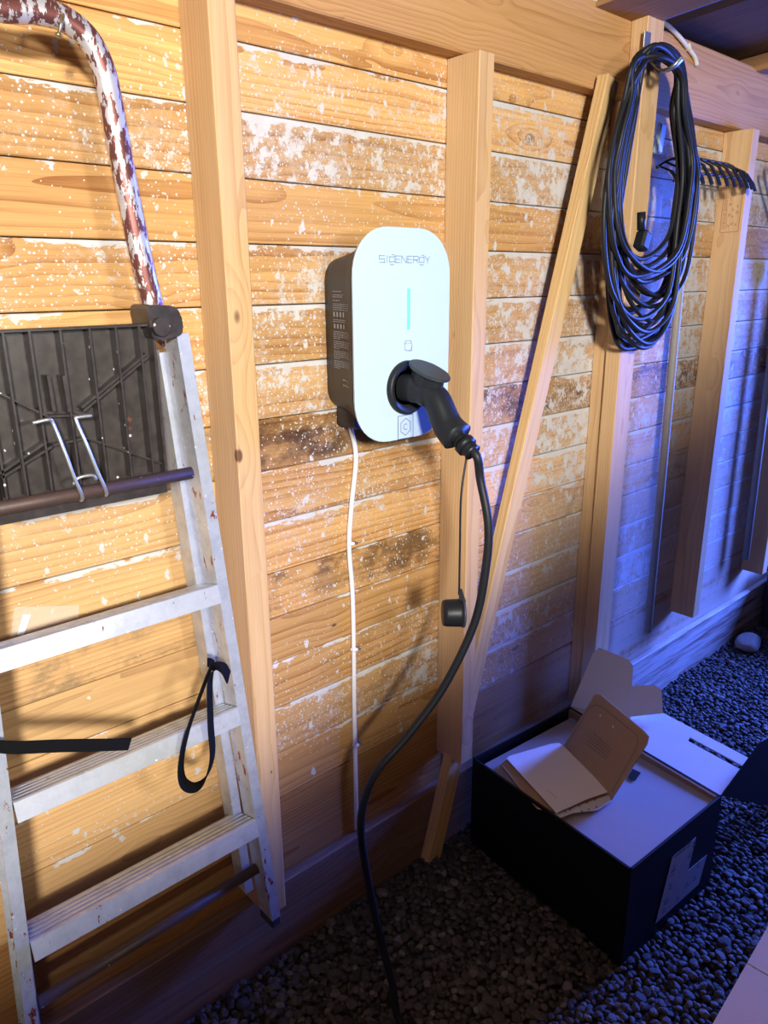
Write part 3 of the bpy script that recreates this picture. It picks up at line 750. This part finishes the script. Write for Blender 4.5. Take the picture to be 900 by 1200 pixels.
# ------------------------------------------------------------------ coil of black cable on its hook
def coil():
    hk = empty('wall_hook', (1.915, -.0725, 2.0)); tag(hk, 'grey steel hook on the post carrying the black cable coil', 'hook')
    bm = bmesh.new(); p = W(758, 47, -.0745); bm_box(bm, rel(hk, p), (.030, .004, .036), None, .001); bm_obj('plate', bm, 'steel', hk)
    a = W(764, 70, -.073)
    sweep('arm', spline([a + Vector((0, .003, 0)), W(768, 77, -.11), W(776, 83, -.150), W(788, 79, -.190), W(799, 68, -.205)], 6), ribbon(.013, .006), 'steel', hk, True, up=(1, 0, 0))
    rs = random.Random(21); pts = []
    NL = 23
    for i in range(NL):
        f = i / (NL - 1); y = -.088 - .085 * ((i * 7) % NL) / NL
        bx = 745 + rs.uniform(-14, 26); by = 408 - 112 * (((i * 5) % NL) / NL) ** 1.6 + rs.uniform(-3, 3)
        if i == 3: bx, by = 768, 318
        if i == 8: bx, by = 772, 347
        if i == 0: bx, by = 742, 409
        ol = rs.random() ** 1.2; orr = rs.random(); j = lambda: rs.uniform(-1.6, 1.6)
        tx = 772 + rs.uniform(-5, 5); ty = 52 + rs.uniform(0, 16)
        lw = (715 if by > 350 else 722) + rs.uniform(-4, 10); yj = lambda: y + rs.uniform(-.008, .008)
        kk = rs.uniform(-3, 3)
        xr_ = 818 - 24 * orr - max(0, by - 350) * .30; xl_ = 708 + 20 * ol
        loop = [(tx, ty), (tx + 24, ty + 20 + kk), (808 - 22 * orr + j(), 130), (816 - 24 * orr + j(), 130 + (by - 230) * .5), (xr_ + j(), by - 110), (bx + (xr_ - bx) * .74, by - 30), (bx, by), (bx + (xl_ - bx) * .78, by - 32), (xl_ + j(), by - 105), (714 + 22 * ol + j(), 115 + (by - 220) * .5), (731 + 16 * ol + j(), 115), (tx - 24, ty + 16)]
        for q, (px, py) in enumerate(loop): pts.append(W(px, py, yj() if q not in (0,) else y))
    sp = spline(pts, 7)
    c = tube('cable_coil', sp, 0.0060, 'cable_black', None, 8)
    tag(c, 'big black cable coil hanging in long loops from a hook on the post', 'cable')
    # dark end connector hanging inside the coil
    p = W(752, 280, -.175); t = empty('cable_connector', p); tag(t, 'small black connector hanging inside the cable coil', 'connector')
    tube('sleeve', [p + Vector((-.012, 0, .06)), p + Vector((-.006, 0, .02))], .010, 'black', t, 12)
    bm = bmesh.new(); bm_box(bm, (0.004, 0, -.004), (.034, .03, .046), Euler((0, .35, 0)).to_matrix(), .006); bm_obj('housing', bm, 'black', t)
coil()
# white handle seen behind the coil
t = empty('hand_tool', W(771, 165, -.03)); tag(t, 'pale blue-white handle half hidden behind the cable coil', 'tool')
timber('grip', W(776, 145, -.035), W(770, 180, -.03), .030, .016, plain('pale handle', (.55, .68, .72), .4), t, .004)

# ------------------------------------------------------------------ rakes hanging between the studs
def rake_black():
    t = empty('garden_rake', (2.345, -.03, .30)); tag(t, 'rake with black slotted head and grey pole hanging behind the cable coil', 'rake')
    tube('pole', [W(759, 740, -.045), W(776, 560, -.04), W(795, 350, -.032), W(806, 205, -.03)], .0125, 'pole', t, 14)
    L = [W(x, y, -.045) for x, y in ((770, 196), (790, 186), (815, 186), (838, 190), (856, 194), (864, 201))]
    sp = spline(L, 5)
    tube('top_bar', sp, .0045, 'black', t, 8)
    low = [p + Vector((0, -.060, -.045 - .01 * math.sin(i * PI / (len(sp) - 1)))) for i, p in enumerate(sp)]
    low2 = [p.lerp(q, .86) for p, q in zip(sp, low)]
    tube('lower_bar', low2, .0035, 'black', t, 8)
    for i in range(1, len(sp) - 1, 2):
        sweep('tine', [sp[i], sp[i].lerp(low[i], .5) + Vector((.004, -.004, .008)), low[i], low[i] + Vector((.002, -.008, -.020))], ribbon(.016, .004), 'black', t, False, up=(1, 0, 0))
def rake_green():
    t = empty('leaf_rake', (3.06, -.03, .36)); tag(t, 'green plastic leaf rake with a grey pole at the right edge', 'rake')
    a = Vector((3.00, -.03, 1.52))
    tube('pole', [W(873.5, 655, -.035), a], .0135, 'pole', t, 14)
    tops = []
    for k in range(17):
        u = (k - 8) / 8; e = Vector((3.00 + .33 * u, -.085 - .02 * abs(u), 1.93 - .10 * u * u)); s = a + Vector((.03 * u, -.01, .02))
        m_ = s.lerp(e, .5) + Vector((0, -.03, 0)); tops.append(s.lerp(e, .62) + Vector((0, -.027, 0)))
        sweep('tine', spline([s, m_, e, e + Vector((.0, -.035, .01))], 4), ribbon(.012, .004), 'green', t, False, up=(0, 1, 0))
    sweep('cross_band', tops, ribbon(.014, .006), 'green', t, False, up=(0, 1, 0))
    bm = bmesh.new(); bm_box(bm, rel(t, a + Vector((0, -.004, .0))), (.07, .035, .09), None, .008); bm_obj('socket', bm, 'green', t)
rake_black(); rake_green()
# dark bin at the far end
t = empty('dark_bin', (3.48, -.20, 0)); tag(t, 'dark bin standing on the gravel at the right edge below the last stud', 'bin')
bm = bmesh.new(); bm_box(bm, (0, 0, .135), (.36, .34, .27), None, .012); bm_obj('body', bm, 'blackplastic', t)
bm = bmesh.new(); bm_box(bm, (0, 0, .283), (.38, .36, .022), None, .006); bm_obj('lid', bm, 'greyplastic', t)

# ------------------------------------------------------------------ stepladder hanging on the wall
def ladder():
    t = empty('stepladder', (0.40, -.11, .26)); tag(t, 'aluminium stepladder with paint drips hanging on the wall, folded', 'ladder')
    YFr = -.135
    rt, rb = W(207, 392, YFr), W(319, 1080, YFr); rt.x -= .0; 
    lt = Vector((.238, YFr, rt.z)); lb = W(46, 1200, YFr); lb2 = lb + (lb - W(8, 900, YFr)) * .15
    lt = W(3, 851, YFr); dl = (lb - lt); lt2 = lt - dl.normalized() * (rt.z - lt.z); lb2 = lb + dl.normalized() * (lb.z - rb.z)
    def channel(name, a, b, sgn, mat, depth, fw):
        # U channel: front flange, web on the inner side, rear flange
        d = (b - a).normalized(); x = Vector((0, 1, 0)).cross(d).normalized(); x = x if x.x > 0 else -x
        prof = [(0, 0), (sgn * fw, 0), (sgn * fw, .003), (sgn * .003, .003), (sgn * .003, depth - .003), (sgn * fw, depth - .003), (sgn * fw, depth), (0, depth)]
        V = [rel(t, q + x * u + Vector((0, v, 0))) for q in (a, b) for u, v in prof]; n = 8
        F = [(j, (j + 1) % n, n + (j + 1) % n, n + j) for j in range(n)]
        F += [(0, 1, 2, 3), (0, 3, 4, 7), (4, 5, 6, 7), (8, 11, 10, 9), (8, 15, 12, 11), (12, 15, 14, 13)]
        bm = bmesh.new(); vs = [bm.verts.new(v) for v in V]
        for f in F: bm.faces.new([vs[i] for i in f])
        return bm_obj(name, bm, mat, t)
    channel('front_rail', rt, rb, 1, 'alu_drip', .045, .020)
    channel('front_rail', lt2, lb2, -1, 'alu_drip', .045, .020)
    # rear legs just behind
    off = Vector((-.004, .055, .0)); channel('rear_leg', rt + off + Vector((0, 0, -.03)), rb + off + Vector((-.02, 0, .045)), 1, 'alu', .038, .018)
    channel('rear_leg', lt2 + off + Vector((.008, 0, -.03)), lb2 + off + Vector((.02, 0, .02)), -1, 'alu', .038, .018)
    # feet
    for q in (rb, lb2):
        bm = bmesh.new(); bm_box(bm, rel(t, q + Vector((.010 if q is rb else -.010, .022, -.008))), (.022, .047, .022), None, .003); bm_obj('foot', bm, 'greyplastic', t)
    def xr(z): return rt.x + (rb.x - rt.x) * (rt.z - z) / (rt.z - rb.z)
    def xl(z): return lt2.x + (lb2.x - lt2.x) * (lt2.z - z) / (lt2.z - lb2.z)
    tilt = math.radians(-17)
    # steps: front top edges measured at the rail
    for (px, py) in ((240, 690), (264, 836), (285, 970)):
        c = W(px, py, YFr - .003); z = c.z; x0, x1 = xl(z) + .001, xr(z) - .001
        st = empty('step', ((x0 + x1) / 2, c.y, z)); st.parent = t; st.location = rel(t, st.location)
        fr = Vector((0, 0, 0)); bk = Vector((0, math.cos(tilt), math.sin(tilt))); dn = Vector((0, math.sin(tilt), -math.cos(tilt)))
        L = x1 - x0
        def P(u, v, s): return Vector(((s - .5) * L, 0, 0)) + bk * u + dn * v
        pr = [(0, .033), (.003, .033), (.003, .003)]
        D = .078; nrib = 5
        top = []
        for k in range(nrib):
            u0 = .003 + (D - .006) * k / nrib; u1 = .003 + (D - .006) * (k + .62) / nrib; u2 = .003 + (D - .006) * (k + 1) / nrib
            top += [(u0, -.0018), (u1, -.0018), (u1, .0018), (u2, .0018)]
        outline = [(0, .031), (0, 0)] + top + [(D, 0), (D, .026), (D - .003, .026), (D - .003, .0035), (.003, .0035), (.003, .031)]
        n = len(outline); V = [P(u, v, 0) for u, v in outline] + [P(u, v, 1) for u, v in outline]
        bm = bmesh.new(); A = [bm.verts.new(v) for v in V]
        for j in range(n): bm.faces.new((A[j], A[(j + 1) % n], A[n + (j + 1) % n], A[n + j]))
        ca = bm.faces.new(A[:n]); cb = bm.faces.new(A[n:][::-1]); bmesh.ops.triangulate(bm, faces=[ca, cb])
        o = bm_obj('tread', bm, 'alu', st)
        for s, xx in ((1, x1), (-1, x0)):
            bm = bmesh.new(); bm_box(bm, Vector(((.5 * L - .009) * s, 0, 0)) + bk * .035 + dn * .008, (.016, .050, .014), Euler((tilt, 0, 0)).to_matrix(), .002); bm_obj('end_plug', bm, 'blackplastic', st)
    # brown bar between the rear legs
    a = W(303, 1016, -.105); b = W(40, 1172, -.105); b.z = a.z - .01; b = W(45, 1175, -.105)
    tube('rear_bar', [b, a], .0105, 'browntube', t, 14)
    # hoop handle, hung over the nail
    def obl(w, d): return [(w * math.cos(2 * PI * k / 14), d * math.sin(2 * PI * k / 14)) for k in range(14)]
    H = [W(201, 400, -.085), W(186, 380, -.085), W(165, 300, -.085), W(141, 180, -.085), W(130, 120, -.085), W(121, 80, -.085), W(104, 46, -.085), W(75, 22, -.085), W(40, 12, -.085), W(0, 9, -.085)]
    zt = H[-1].z; H += [Vector((.30, -.085, zt)), Vector((.262, -.085, zt - .03)), Vector((.250, -.085, zt - .09)), Vector((.246, -.085, 1.60)), Vector((.243, -.085, 1.42))]
    sweep('hoop_handle', spline(H, 6), obl(.014, .0165), 'hoop', t, True, up=(0, 1, 0))
    # hinge bracket
    c = W(193, 376, YFr - .006)
    lp = [c + Vector((x, 0, z)) for x, z in rounded([(-.026, .024), (.026, .020), (.030, -.022), (-.020, -.028)], [.012, .016, .012, .012], 4)]
    extr('hinge_bracket', lp, (0, .060, 0), 'platform', t, False, .002)
    bm = bmesh.new(); bmesh.ops.create_cone(bm, cap_ends=True, segments=16, radius1=.013, radius2=.013, depth=.012); bmesh.ops.transform(bm, matrix=Matrix.Translation(rel(t, c + Vector((-.010, -.004, -.008)))) @ Matrix.Rotation(PI / 2, 4, 'X'), verts=bm.verts); bm_obj('hinge_pin', bm, 'platform', t)
    c2 = Vector((lt2.x, c.y, c.z)); lp = [c2 + Vector((-x, 0, z)) for x, z in rounded([(-.026, .024), (.026, .020), (.030, -.022), (-.020, -.028)], [.012, .016, .012, .012], 4)]
    extr('hinge_bracket', lp, (0, .060, 0), 'platform', t, False, .002)
    # platform, folded up, ribbed underside facing the room
    yb = -.128
    TL, TR = W(0, 383, yb), W(176, 379, yb); BR, BL = W(196, 551, yb), W(0, 583, yb)
    zt = TR.z; zb = BR.z; xR = (TR.x + BR.x) / 2 + .002; xRt, xRb = TR.x, BR.x; xL = .262
    pf = empty('platform', ((xL + xRb) / 2, yb, zb)); pf.parent = t; pf.location = rel(t, pf.location)
    def PW(name, x0, x1, z0, z1, y0, y1, par=pf, mat='platform', bev=.0008):
        bm = bmesh.new(); wl_ = Vector(par.location) + t.location
        bm_box(bm, Vector(((x0 + x1) / 2, (y0 + y1) / 2, (z0 + z1) / 2)) - wl_, (abs(x1 - x0), abs(y1 - y0), abs(z1 - z0)), None, bev); return bm_obj(name, bm, mat, par)
    PW('plate', xL, xR, zb - .012, zt, yb + .016, yb + .020)
    PW('rim', xL, xR, zt - .004, zt, yb - .003, yb + .016); PW('rim', xR - .004, xR, zb - .012, zt - .004, yb - .003, yb + .016); PW('rim', xL, xL + .004, zb - .012, zt - .004, yb - .003, yb + .016)
    PW('lip', xL, xR, zb - .036, zb - .010, yb + .004, yb + .024)
    def seg(name, a, b, w=.0028, y0=yb, y1=yb + .016):
        a = Vector((a[0], 0, a[1])); b = Vector((b[0], 0, b[1])); d = b - a; u = Vector((-d.z, 0, d.x)).normalized() * w / 2; wl_ = Vector(pf.location) + t.location
        lpp = [Vector((q.x, y0, q.z)) for q in (a - u, b - u, b + u, a + u)]
        bm = bmesh.new(); A = [bm.verts.new(p - wl_) for p in lpp]; B = [bm.verts.new(p + Vector((0, y1 - y0, 0)) - wl_) for p in lpp]
        bm.faces.new(A); bm.faces.new(B[::-1]); [bm.faces.new((A[i], B[i], B[(i + 1) % 4], A[(i + 1) % 4])) for i in range(4)]
        return bm_obj(name, bm, 'platform', pf)
    # vertical ribs at the places they stand in the picture
    for xt, xb in ((5, 12), (41, 37), (79, 70), (111, 105), (141, 135), (165, 164)):
        a = W(xt, 385, yb); b = W(xb + (12 if xt < 170 else 0) * (1), 560, yb)
        xx = (a.x + b.x) / 2
        seg('rib', (xx, zt - .003), (xx + .001, zb), .0028, yb - .004)
    for xx in (.300, .275): seg('rib', (xx, zt - .003), (xx, zb))
    def wp(px, py): q = W(px, py, yb); return (q.x, q.z)
    seg('cross_rib', wp(0, 461), wp(58, 489)); seg('cross_rib', wp(104, 514), wp(190, 543)); seg('cross_rib', wp(92, 487), wp(58, 488)); seg('cross_rib', wp(62, 522), wp(104, 513))
    seg('cross_rib', wp(96, 478), wp(172, 415), .0035); seg('cross_rib', wp(98, 482), wp(174, 418), .0035); seg('cross_rib', wp(0, 555), wp(55, 518), .0035); seg('cross_rib', wp(2, 560), wp(62, 523), .0035)
    seg('fin', wp(55, 440), wp(62, 482), .0045, yb - .006); seg('fin', wp(73, 440), wp(80, 482), .0045, yb - .006)
    # brown tube along the bottom of the platform
    a = W(224, 554, YFr - .012); b = W(0, 591, YFr - .012); b = a + (b - a).normalized() * .42; b.z = a.z
    tube('platform_bar', [b, a], .0095, 'browntube', t, 16)
    # wire catch
    yw = YFr - .020
    wire = spline([W(38, 496, yw), W(56, 492, yw - .002), W(62, 496, yw), W(76, 530, yw - .006), W(88, 562, yw - .008), W(96, 580, yw - .006), W(95, 586, yw + .006), W(88, 578, yw + .012)], 5)
    tube('wire_catch', wire, .0026, 'wire', t, 8)
    wire = spline([W(107, 487, yw), W(92, 489, yw), W(89, 492, yw), W(101, 520, yw - .006), W(114, 552, yw - .008), W(124, 574, yw - .006), W(124, 580, yw + .006), W(118, 572, yw + .012)], 5)
    tube('wire_catch', wire, .0026, 'wire', t, 8)
    tube('wire_catch', spline([W(86, 568, yw), W(92, 560, yw - .002), W(108, 557, yw - .002), W(113, 562, yw)], 4), .0026, 'wire', t, 8)
ladder()
# nail carrying the hoop
t = empty('nail', W(70, 30, -.08)); tag(t, 'bent brass nail in the plank holding the ladder hoop', 'nail')
tube('shank', spline([W(76, 10, .02), W(75, 12, -.07), W(73, 22, -.108), W(69, 40, -.106)], 4), .0022, 'brass', t, 8)
tube('head', [W(68.6, 40, -.106), W(68, 43, -.106)], .0045, 'brass', t, 10)
# black straps on the ladder
def straps():
    a = sweep('strap', spline([W(-10, 874, -.150), W(20, 876, -.160), W(70, 874, -.165), W(120, 873, -.162), W(152, 872, -.158)], 5), ribbon(.0195, .0022), 'strap', None, False, up=(0, 0, 1))
    tag(a, 'black webbing strap sticking out sideways from the left ladder rail', 'strap')
    L = [W(x, y, yv) for x, y, yv in ((268, 794, -.148), (262, 784, -.156), (252, 784, -.160), (246, 800, -.160), (247, 850, -.160), (249, 885, -.160), (242, 910, -.160), (228, 922, -.160), (215, 917, -.158), (212, 895, -.158), (219, 860, -.157), (231, 825, -.157), (242, 795, -.150), (248, 779, -.144), (243, 776, -.140))]
    b = sweep('strap', spline(L, 5), ribbon(.024, .0022), 'strap', None, False, up=(.75, .65, 0))
    tag(b, 'black webbing strap hanging in a loop from the right ladder rail', 'strap')
straps()
# small plastic bag on the wall
t = empty('plastic_bag', W(50, 730, .018)); tag(t, 'small clear plastic bag with a pale label stuck on the planks above a step', 'bag')
extr('film', [W(x, y, .0185) for x, y in ((17, 711), (93, 709), (90, 745), (8, 765))], (0, -.0012, 0), 'film', t)
extr('label', [W(x, y, .0165) for x, y in ((27, 720), (36, 720), (28, 744), (20, 744))], (0, -.0006, 0), 'tinylabel', t)

# ------------------------------------------------------------------ black carton on the gravel
def carton():
    z = .27
    F_, L_, B_, R_ = [Vector(p) for p in ((1.288, -.557, 0), (1.338, -.055, 0), (1.745, -.085, 0), (1.675, -.578, 0))]
    t = empty('carton', (1.5, -.31, 0)); tag(t, 'open black cardboard carton on the gravel with a manual on top', 'box')
    th = .006; up = Vector((0, 0, 1))
    def panel(name, a, b, z0, z1, mat, inward):
        d = (b - a).normalized(); n = Vector((-d.y, d.x, 0)); n = n if n.dot(inward - a) > 0 else -n
        return extr(name, [a + up * z0, b + up * z0, b + up * z1, a + up * z1], n * th, mat, t)
    C = (F_ + B_) / 2
    panel('side_panel', F_, L_, 0, z, 'card_black', C); panel('side_panel', L_, B_, 0, z, 'card_black', C)
    panel('side_panel', B_, R_, 0, z, 'card_black', C); panel('side_panel', R_, F_, 0, z, 'card_black', C)
    # kraft inner liner seen along the right edge
    def ins(p, k): return C + (p - C) * k
    Lb = [B_.lerp(R_, .0), R_]; d = (R_ - B_).normalized(); n = Vector((d.y, -d.x, 0)); n = n if n.dot(C - B_) > 0 else -n
    extr('liner_edge', [B_ + n * .007 + up * (z - .045), R_ + n * .007 + d * -.008 + up * (z - .045), R_ + n * .007 + d * -.008 + up * (z - .001), B_ + n * .007 + d * .008 + up * (z - .001)], n * .008, 'card_edge', t)
    # inner white lid lying a little below the rim
    k = .965
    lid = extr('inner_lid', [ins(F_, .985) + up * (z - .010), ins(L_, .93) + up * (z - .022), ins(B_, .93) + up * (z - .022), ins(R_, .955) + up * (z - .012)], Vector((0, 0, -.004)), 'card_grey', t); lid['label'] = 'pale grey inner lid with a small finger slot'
    # bluish rim on the front edge
    # outer flap with long slot on the far side
    a0, a1 = B_ + up * z, R_ + up * z
    far1 = G(877, 888, z); far0 = a0 + (far1 - a1) + Vector((.0, .02, 0))
    # built as strips round the slot
    def fp(u, v): return a0.lerp(a1, u).lerp(far0.lerp(far1, u), v)
    bm = bmesh.new()
    def inv(px, py):
        p = G(px, py, z) - a0; e1 = a1 - a0; e2 = far0 - a0; m2 = e1.x * e2.y - e1.y * e2.x
        return (p.x * e2.y - p.y * e2.x) / m2, (e1.x * p.y - e1.y * p.x) / m2
    (u0, v0), (u1, v1) = inv(802, 866), inv(863, 894); vm = (v0 + v1) / 2; v0, v1 = vm - .05, vm + .05
    def q(u_a, u_b, v_a, v_b):
        P = [fp(u_a, v_a), fp(u_b, v_a), fp(u_b, v_b), fp(u_a, v_b)]
        A = [bm.verts.new(rel(t, p)) for p in P]; Bv = [bm.verts.new(rel(t, p - up * .004)) for p in P]
        bm.faces.new(A); bm.faces.new(Bv[::-1]); [bm.faces.new((A[i], Bv[i], Bv[(i + 1) % 4], A[(i + 1) % 4])) for i in range(4)]
    q(0, 1, 0, v0); q(0, 1, v1, 1); q(0, u0, v0, v1); q(u1, 1, v0, v1)
    o = bm_obj('slotted_flap', bm, 'card_white', t); o['label'] = 'white inside of an open flap with a long slot'
    # finger slot of the inner lid: dark recess card
    s = [G(x, y, z - .0105) for x, y in ((736, 911), (741, 900.5), (751, 905.5), (744, 915))]
    extr('finger_slot', s, (0, 0, -.0008), 'card_black', t)
    # standing grey flaps at the back corner
    pA, pB = B_ + up * z, G(737, 841, z + .001); nrm = Vector((pB - pA)).cross(Vector((.55, .25, 1))).normalized()
    f1 = [pA, PL(695, 766, pA, nrm), PL(702, 759, pA, nrm), PL(737, 773, pA, nrm), PL(742, 781, pA, nrm), PL(739, 842, pA, nrm)]
    extr('corner_flap', f1, nrm * .003, 'card_white', t)
    f2 = [PL(739, 840, pA, nrm) + nrm * .004, PL(741, 804, pA, nrm) + nrm * .004, PL(767, 803, pA, nrm) + nrm * .004, PL(775, 808, pA, nrm) + nrm * .004, PL(777, 836, pA, nrm) + nrm * .004]
    extr('corner_flap', f2, nrm * .003, 'card_white', t)
    # black flap leaning out at the right corner
    y0 = R_.y - .004
    f3 = [R_ + up * z] + [W(x, y, y0) for x, y in ((893, 869), (905, 862), (960, 850), (985, 935), (930, 950))]
    extr('black_flap', f3, (0, .004, 0), 'card_black', t)
    # shipping label on the right hand side panel
    d = (R_ - F_).normalized(); n = Vector((d.y, -d.x, 0)); n = n if n.dot(C - F_) < 0 else -n; o0 = F_ + n * .0012
    lp = [PL(x, y, o0, n) for x, y in ((787.5, 1004.5), (815.5, 981), (806, 1020), (828, 1002), (818.5, 1036), (768, 1082))]
    extr('shipping_label', lp, n * .0008, 'labelpaper', t)['label'] = 'pale stepped shipping label with dark print'
    bm = bmesh.new(); rr = random.Random(4)
    o1 = F_ + n * .0023
    for (x, y) in [(790, 1002), (793, 1000), (797, 997), (801, 994), (805, 991), (812, 990), (806, 1003), (788, 1018), (786, 1024), (778, 1058), (776, 1068), (792, 1054), (817, 1014), (803, 1038), (812, 1030), (784, 1040)]:
        p = PL(x, y, o1, n)
        for k in range(2):
            w_ = rr.uniform(.008, .02); h_ = rr.uniform(.0025, .005); z_ = p.z - k * .009
            vs = [bm.verts.new(rel(t, Vector((p.x, p.y, z_)) + d * a + up * b)) for a, b in ((0, 0), (w_, 0), (w_, h_), (0, h_))]; bm.faces.new(vs)
    bm_obj('label_print', bm, 'print_dark', t)['kind'] = 'stuff'
    return t, z
cart, ZC = carton()

def manual():
    z = ZC - .0135
    t = empty('manual', G(660, 915, z)); tag(t, 'white manual in a brown card folder lying open on the carton', 'booklet')
    zz = z + .0035
    # lower kraft cover
    lp = [G(x, y, zz) for x, y in ((587, 896), (600, 886), (655, 872), (714, 936), (690, 949), (640, 951), (629, 948), (610, 926))]
    extr('lower_cover', lp, (0, 0, .0018), 'card_kraft', t)
    # upper kraft cover, propped up
    p1, p2 = G(660, 874, zz), G(716, 938, zz)
    nrm = (p2 - p1).cross(Vector((.42, .42, .80))).normalized()
    if nrm.dot(Vector(CAM) - p1) < 0: nrm = -nrm
    q2 = [PL(x, y, p1, nrm) for x, y in ((660, 874), (692, 822), (697, 813.5), (704, 814), (755, 857), (760, 863), (758, 872), (716, 938))]
    extr('upper_cover', q2, -nrm * .0022, 'card_kraft', t)
    def marks(name, strokes, w, mat):
        bm = bmesh.new()
        for s in strokes:
            P = [PL(x, y, p1 + nrm * .0006, nrm) for x, y in s]
            for a, b in zip(P[:-1], P[1:]):
                u = (b - a).normalized().cross(nrm) * w / 2; vs = [bm.verts.new(rel(t, v)) for v in (a - u, b - u, b + u, a + u)]; bm.faces.new(vs)
        return bm_obj(name, bm, mat, t)
    marks('printed_lines', [[(695 - k * 2.1, 858.5 + k * 3.2), (717 - k * 1.5, 879 + k * 2.7)] for k in range(5)] + [[(664, 873), (690, 830), (697, 826), (705, 828), (745, 860), (748, 868), (745, 878), (717, 928)]], .0013, 'print_dark')
    for (x, y) in ((703.5, 838.5), (718.5, 851.5)):
        c = PL(x, y, p1 + nrm * .0006, nrm); lp = [c + (p2 - p1).normalized() * .0028 * math.cos(a) + nrm.cross(p2 - p1).normalized() * .0028 * math.sin(a) for a in [k * PI / 5 for k in range(10)]]
        extr('rivet', lp, nrm * .0006, 'paper', t)
    # white pages, a few leaves
    for k in range(4):
        zq = zz + .0022 + k * .0022; s = (3 - k) * .7
        lp = [G(x, y, zq) for x, y in ((593.5 + s, 889), (597, 886 + s), (645, 872), (655 - s, 871), (660, 874), (714, 928 - s), (690, 936), (652 + s, 953 - s))]
        extr('page', lp, (0, 0, .0009), 'paper', t)
    # clear punched pocket edge sticking out
    zq = zz + .0030
    lp = [G(x, y, zq) for x, y in ((650, 954), (714, 932), (716, 939), (700, 950), (671, 953), (652, 961))]
    extr('plastic_pocket', lp, (0, 0, .0012), plain('milky pocket', (.62, .62, .66), .2), t)
    for (x, y) in ((662.5, 951), (668, 948.5), (679, 944.5), (688, 941), (697, 937.5), (682, 950.5), (690, 948.5), (699, 945.5)):
        c = G(x, y, zq + .0016); bm = bmesh.new(); vs = [bm.verts.new(rel(t, c + Vector((.0026 * math.cos(a), .0026 * math.sin(a), 0)))) for a in [q * PI / 4 for q in range(8)]]; bm.faces.new(vs); bm_obj('punch_hole', bm, 'print_dark', t)
    bm = bmesh.new()
    for k in range(6):
        c = G(641.5 + k * 2.0, 925.5 + k * 1.9, zz + .0022 + 3 * .0022 + .0011); vs = [bm.verts.new(rel(t, c + Vector(v))) for v in ((-.0018, -.0007, 0), (.0018, -.0012, 0), (.0018, .0002, 0), (-.0018, .0007, 0))]; bm.faces.new(vs)
    bm_obj('page_print', bm, 'print_dark', t)['kind'] = 'stuff'
manual()

# ------------------------------------------------------------------ kraft carton in the foreground, only a corner in view
def kraft():
    M['kraft_light'] = plain('light kraft card', (0.56, 0.44, 0.30), 0.8, 0, 0.06, 50)
    z = .45; a, b = G(900, 1085, z), G(835, 1200, z); d = (a - b).normalized(); n = Vector((d.y, -d.x, 0)); n = n if n.y < 0 else -n
    c0 = b - d * .12; c1 = a + d * .35
    t = empty('kraft_carton', ((c0 + c1) / 2).to_2d().to_3d() + n * .2); tag(t, 'closed brown cardboard box with only its corner in the lower right', 'box')
    th = .005; up = Vector((0, 0, 1)); D = .36
    q = [c0, c1, c1 + n * D, c0 + n * D]; q = [Vector((p.x, p.y, 0)) for p in q]
    for i in range(4):
        p, r = q[i], q[(i + 1) % 4]; dd = (r - p).normalized(); cen = (q[0] + q[2]) / 2; m_ = Vector((-dd.y, dd.x, 0)); m_ = m_ if m_.dot(cen - p) > 0 else -m_
        extr('side_panel', [p, r, r + up * (z - .004), p + up * (z - .004)], m_ * th, 'kraft_light', t)
    s = .26
    e = a.lerp(b, .42)   # fold crossing the top
    u = (e - c0).dot(d) / (c1 - c0).length
    def tp(u_, v_): return Vector((*(q[0].lerp(q[1], u_).lerp(q[3].lerp(q[2], u_), v_)).to_2d(), z))
    extr('top_flap', [tp(0, 0), tp(u, 0), tp(u, 1), tp(0, 1)], (0, 0, -.004), 'kraft_light', t)
    extr('top_flap', [tp(u + .004, 0), tp(1, 0), tp(1, 1), tp(u + .004, 1)], (0, 0, -.004), 'kraft_light', t)
kraft()
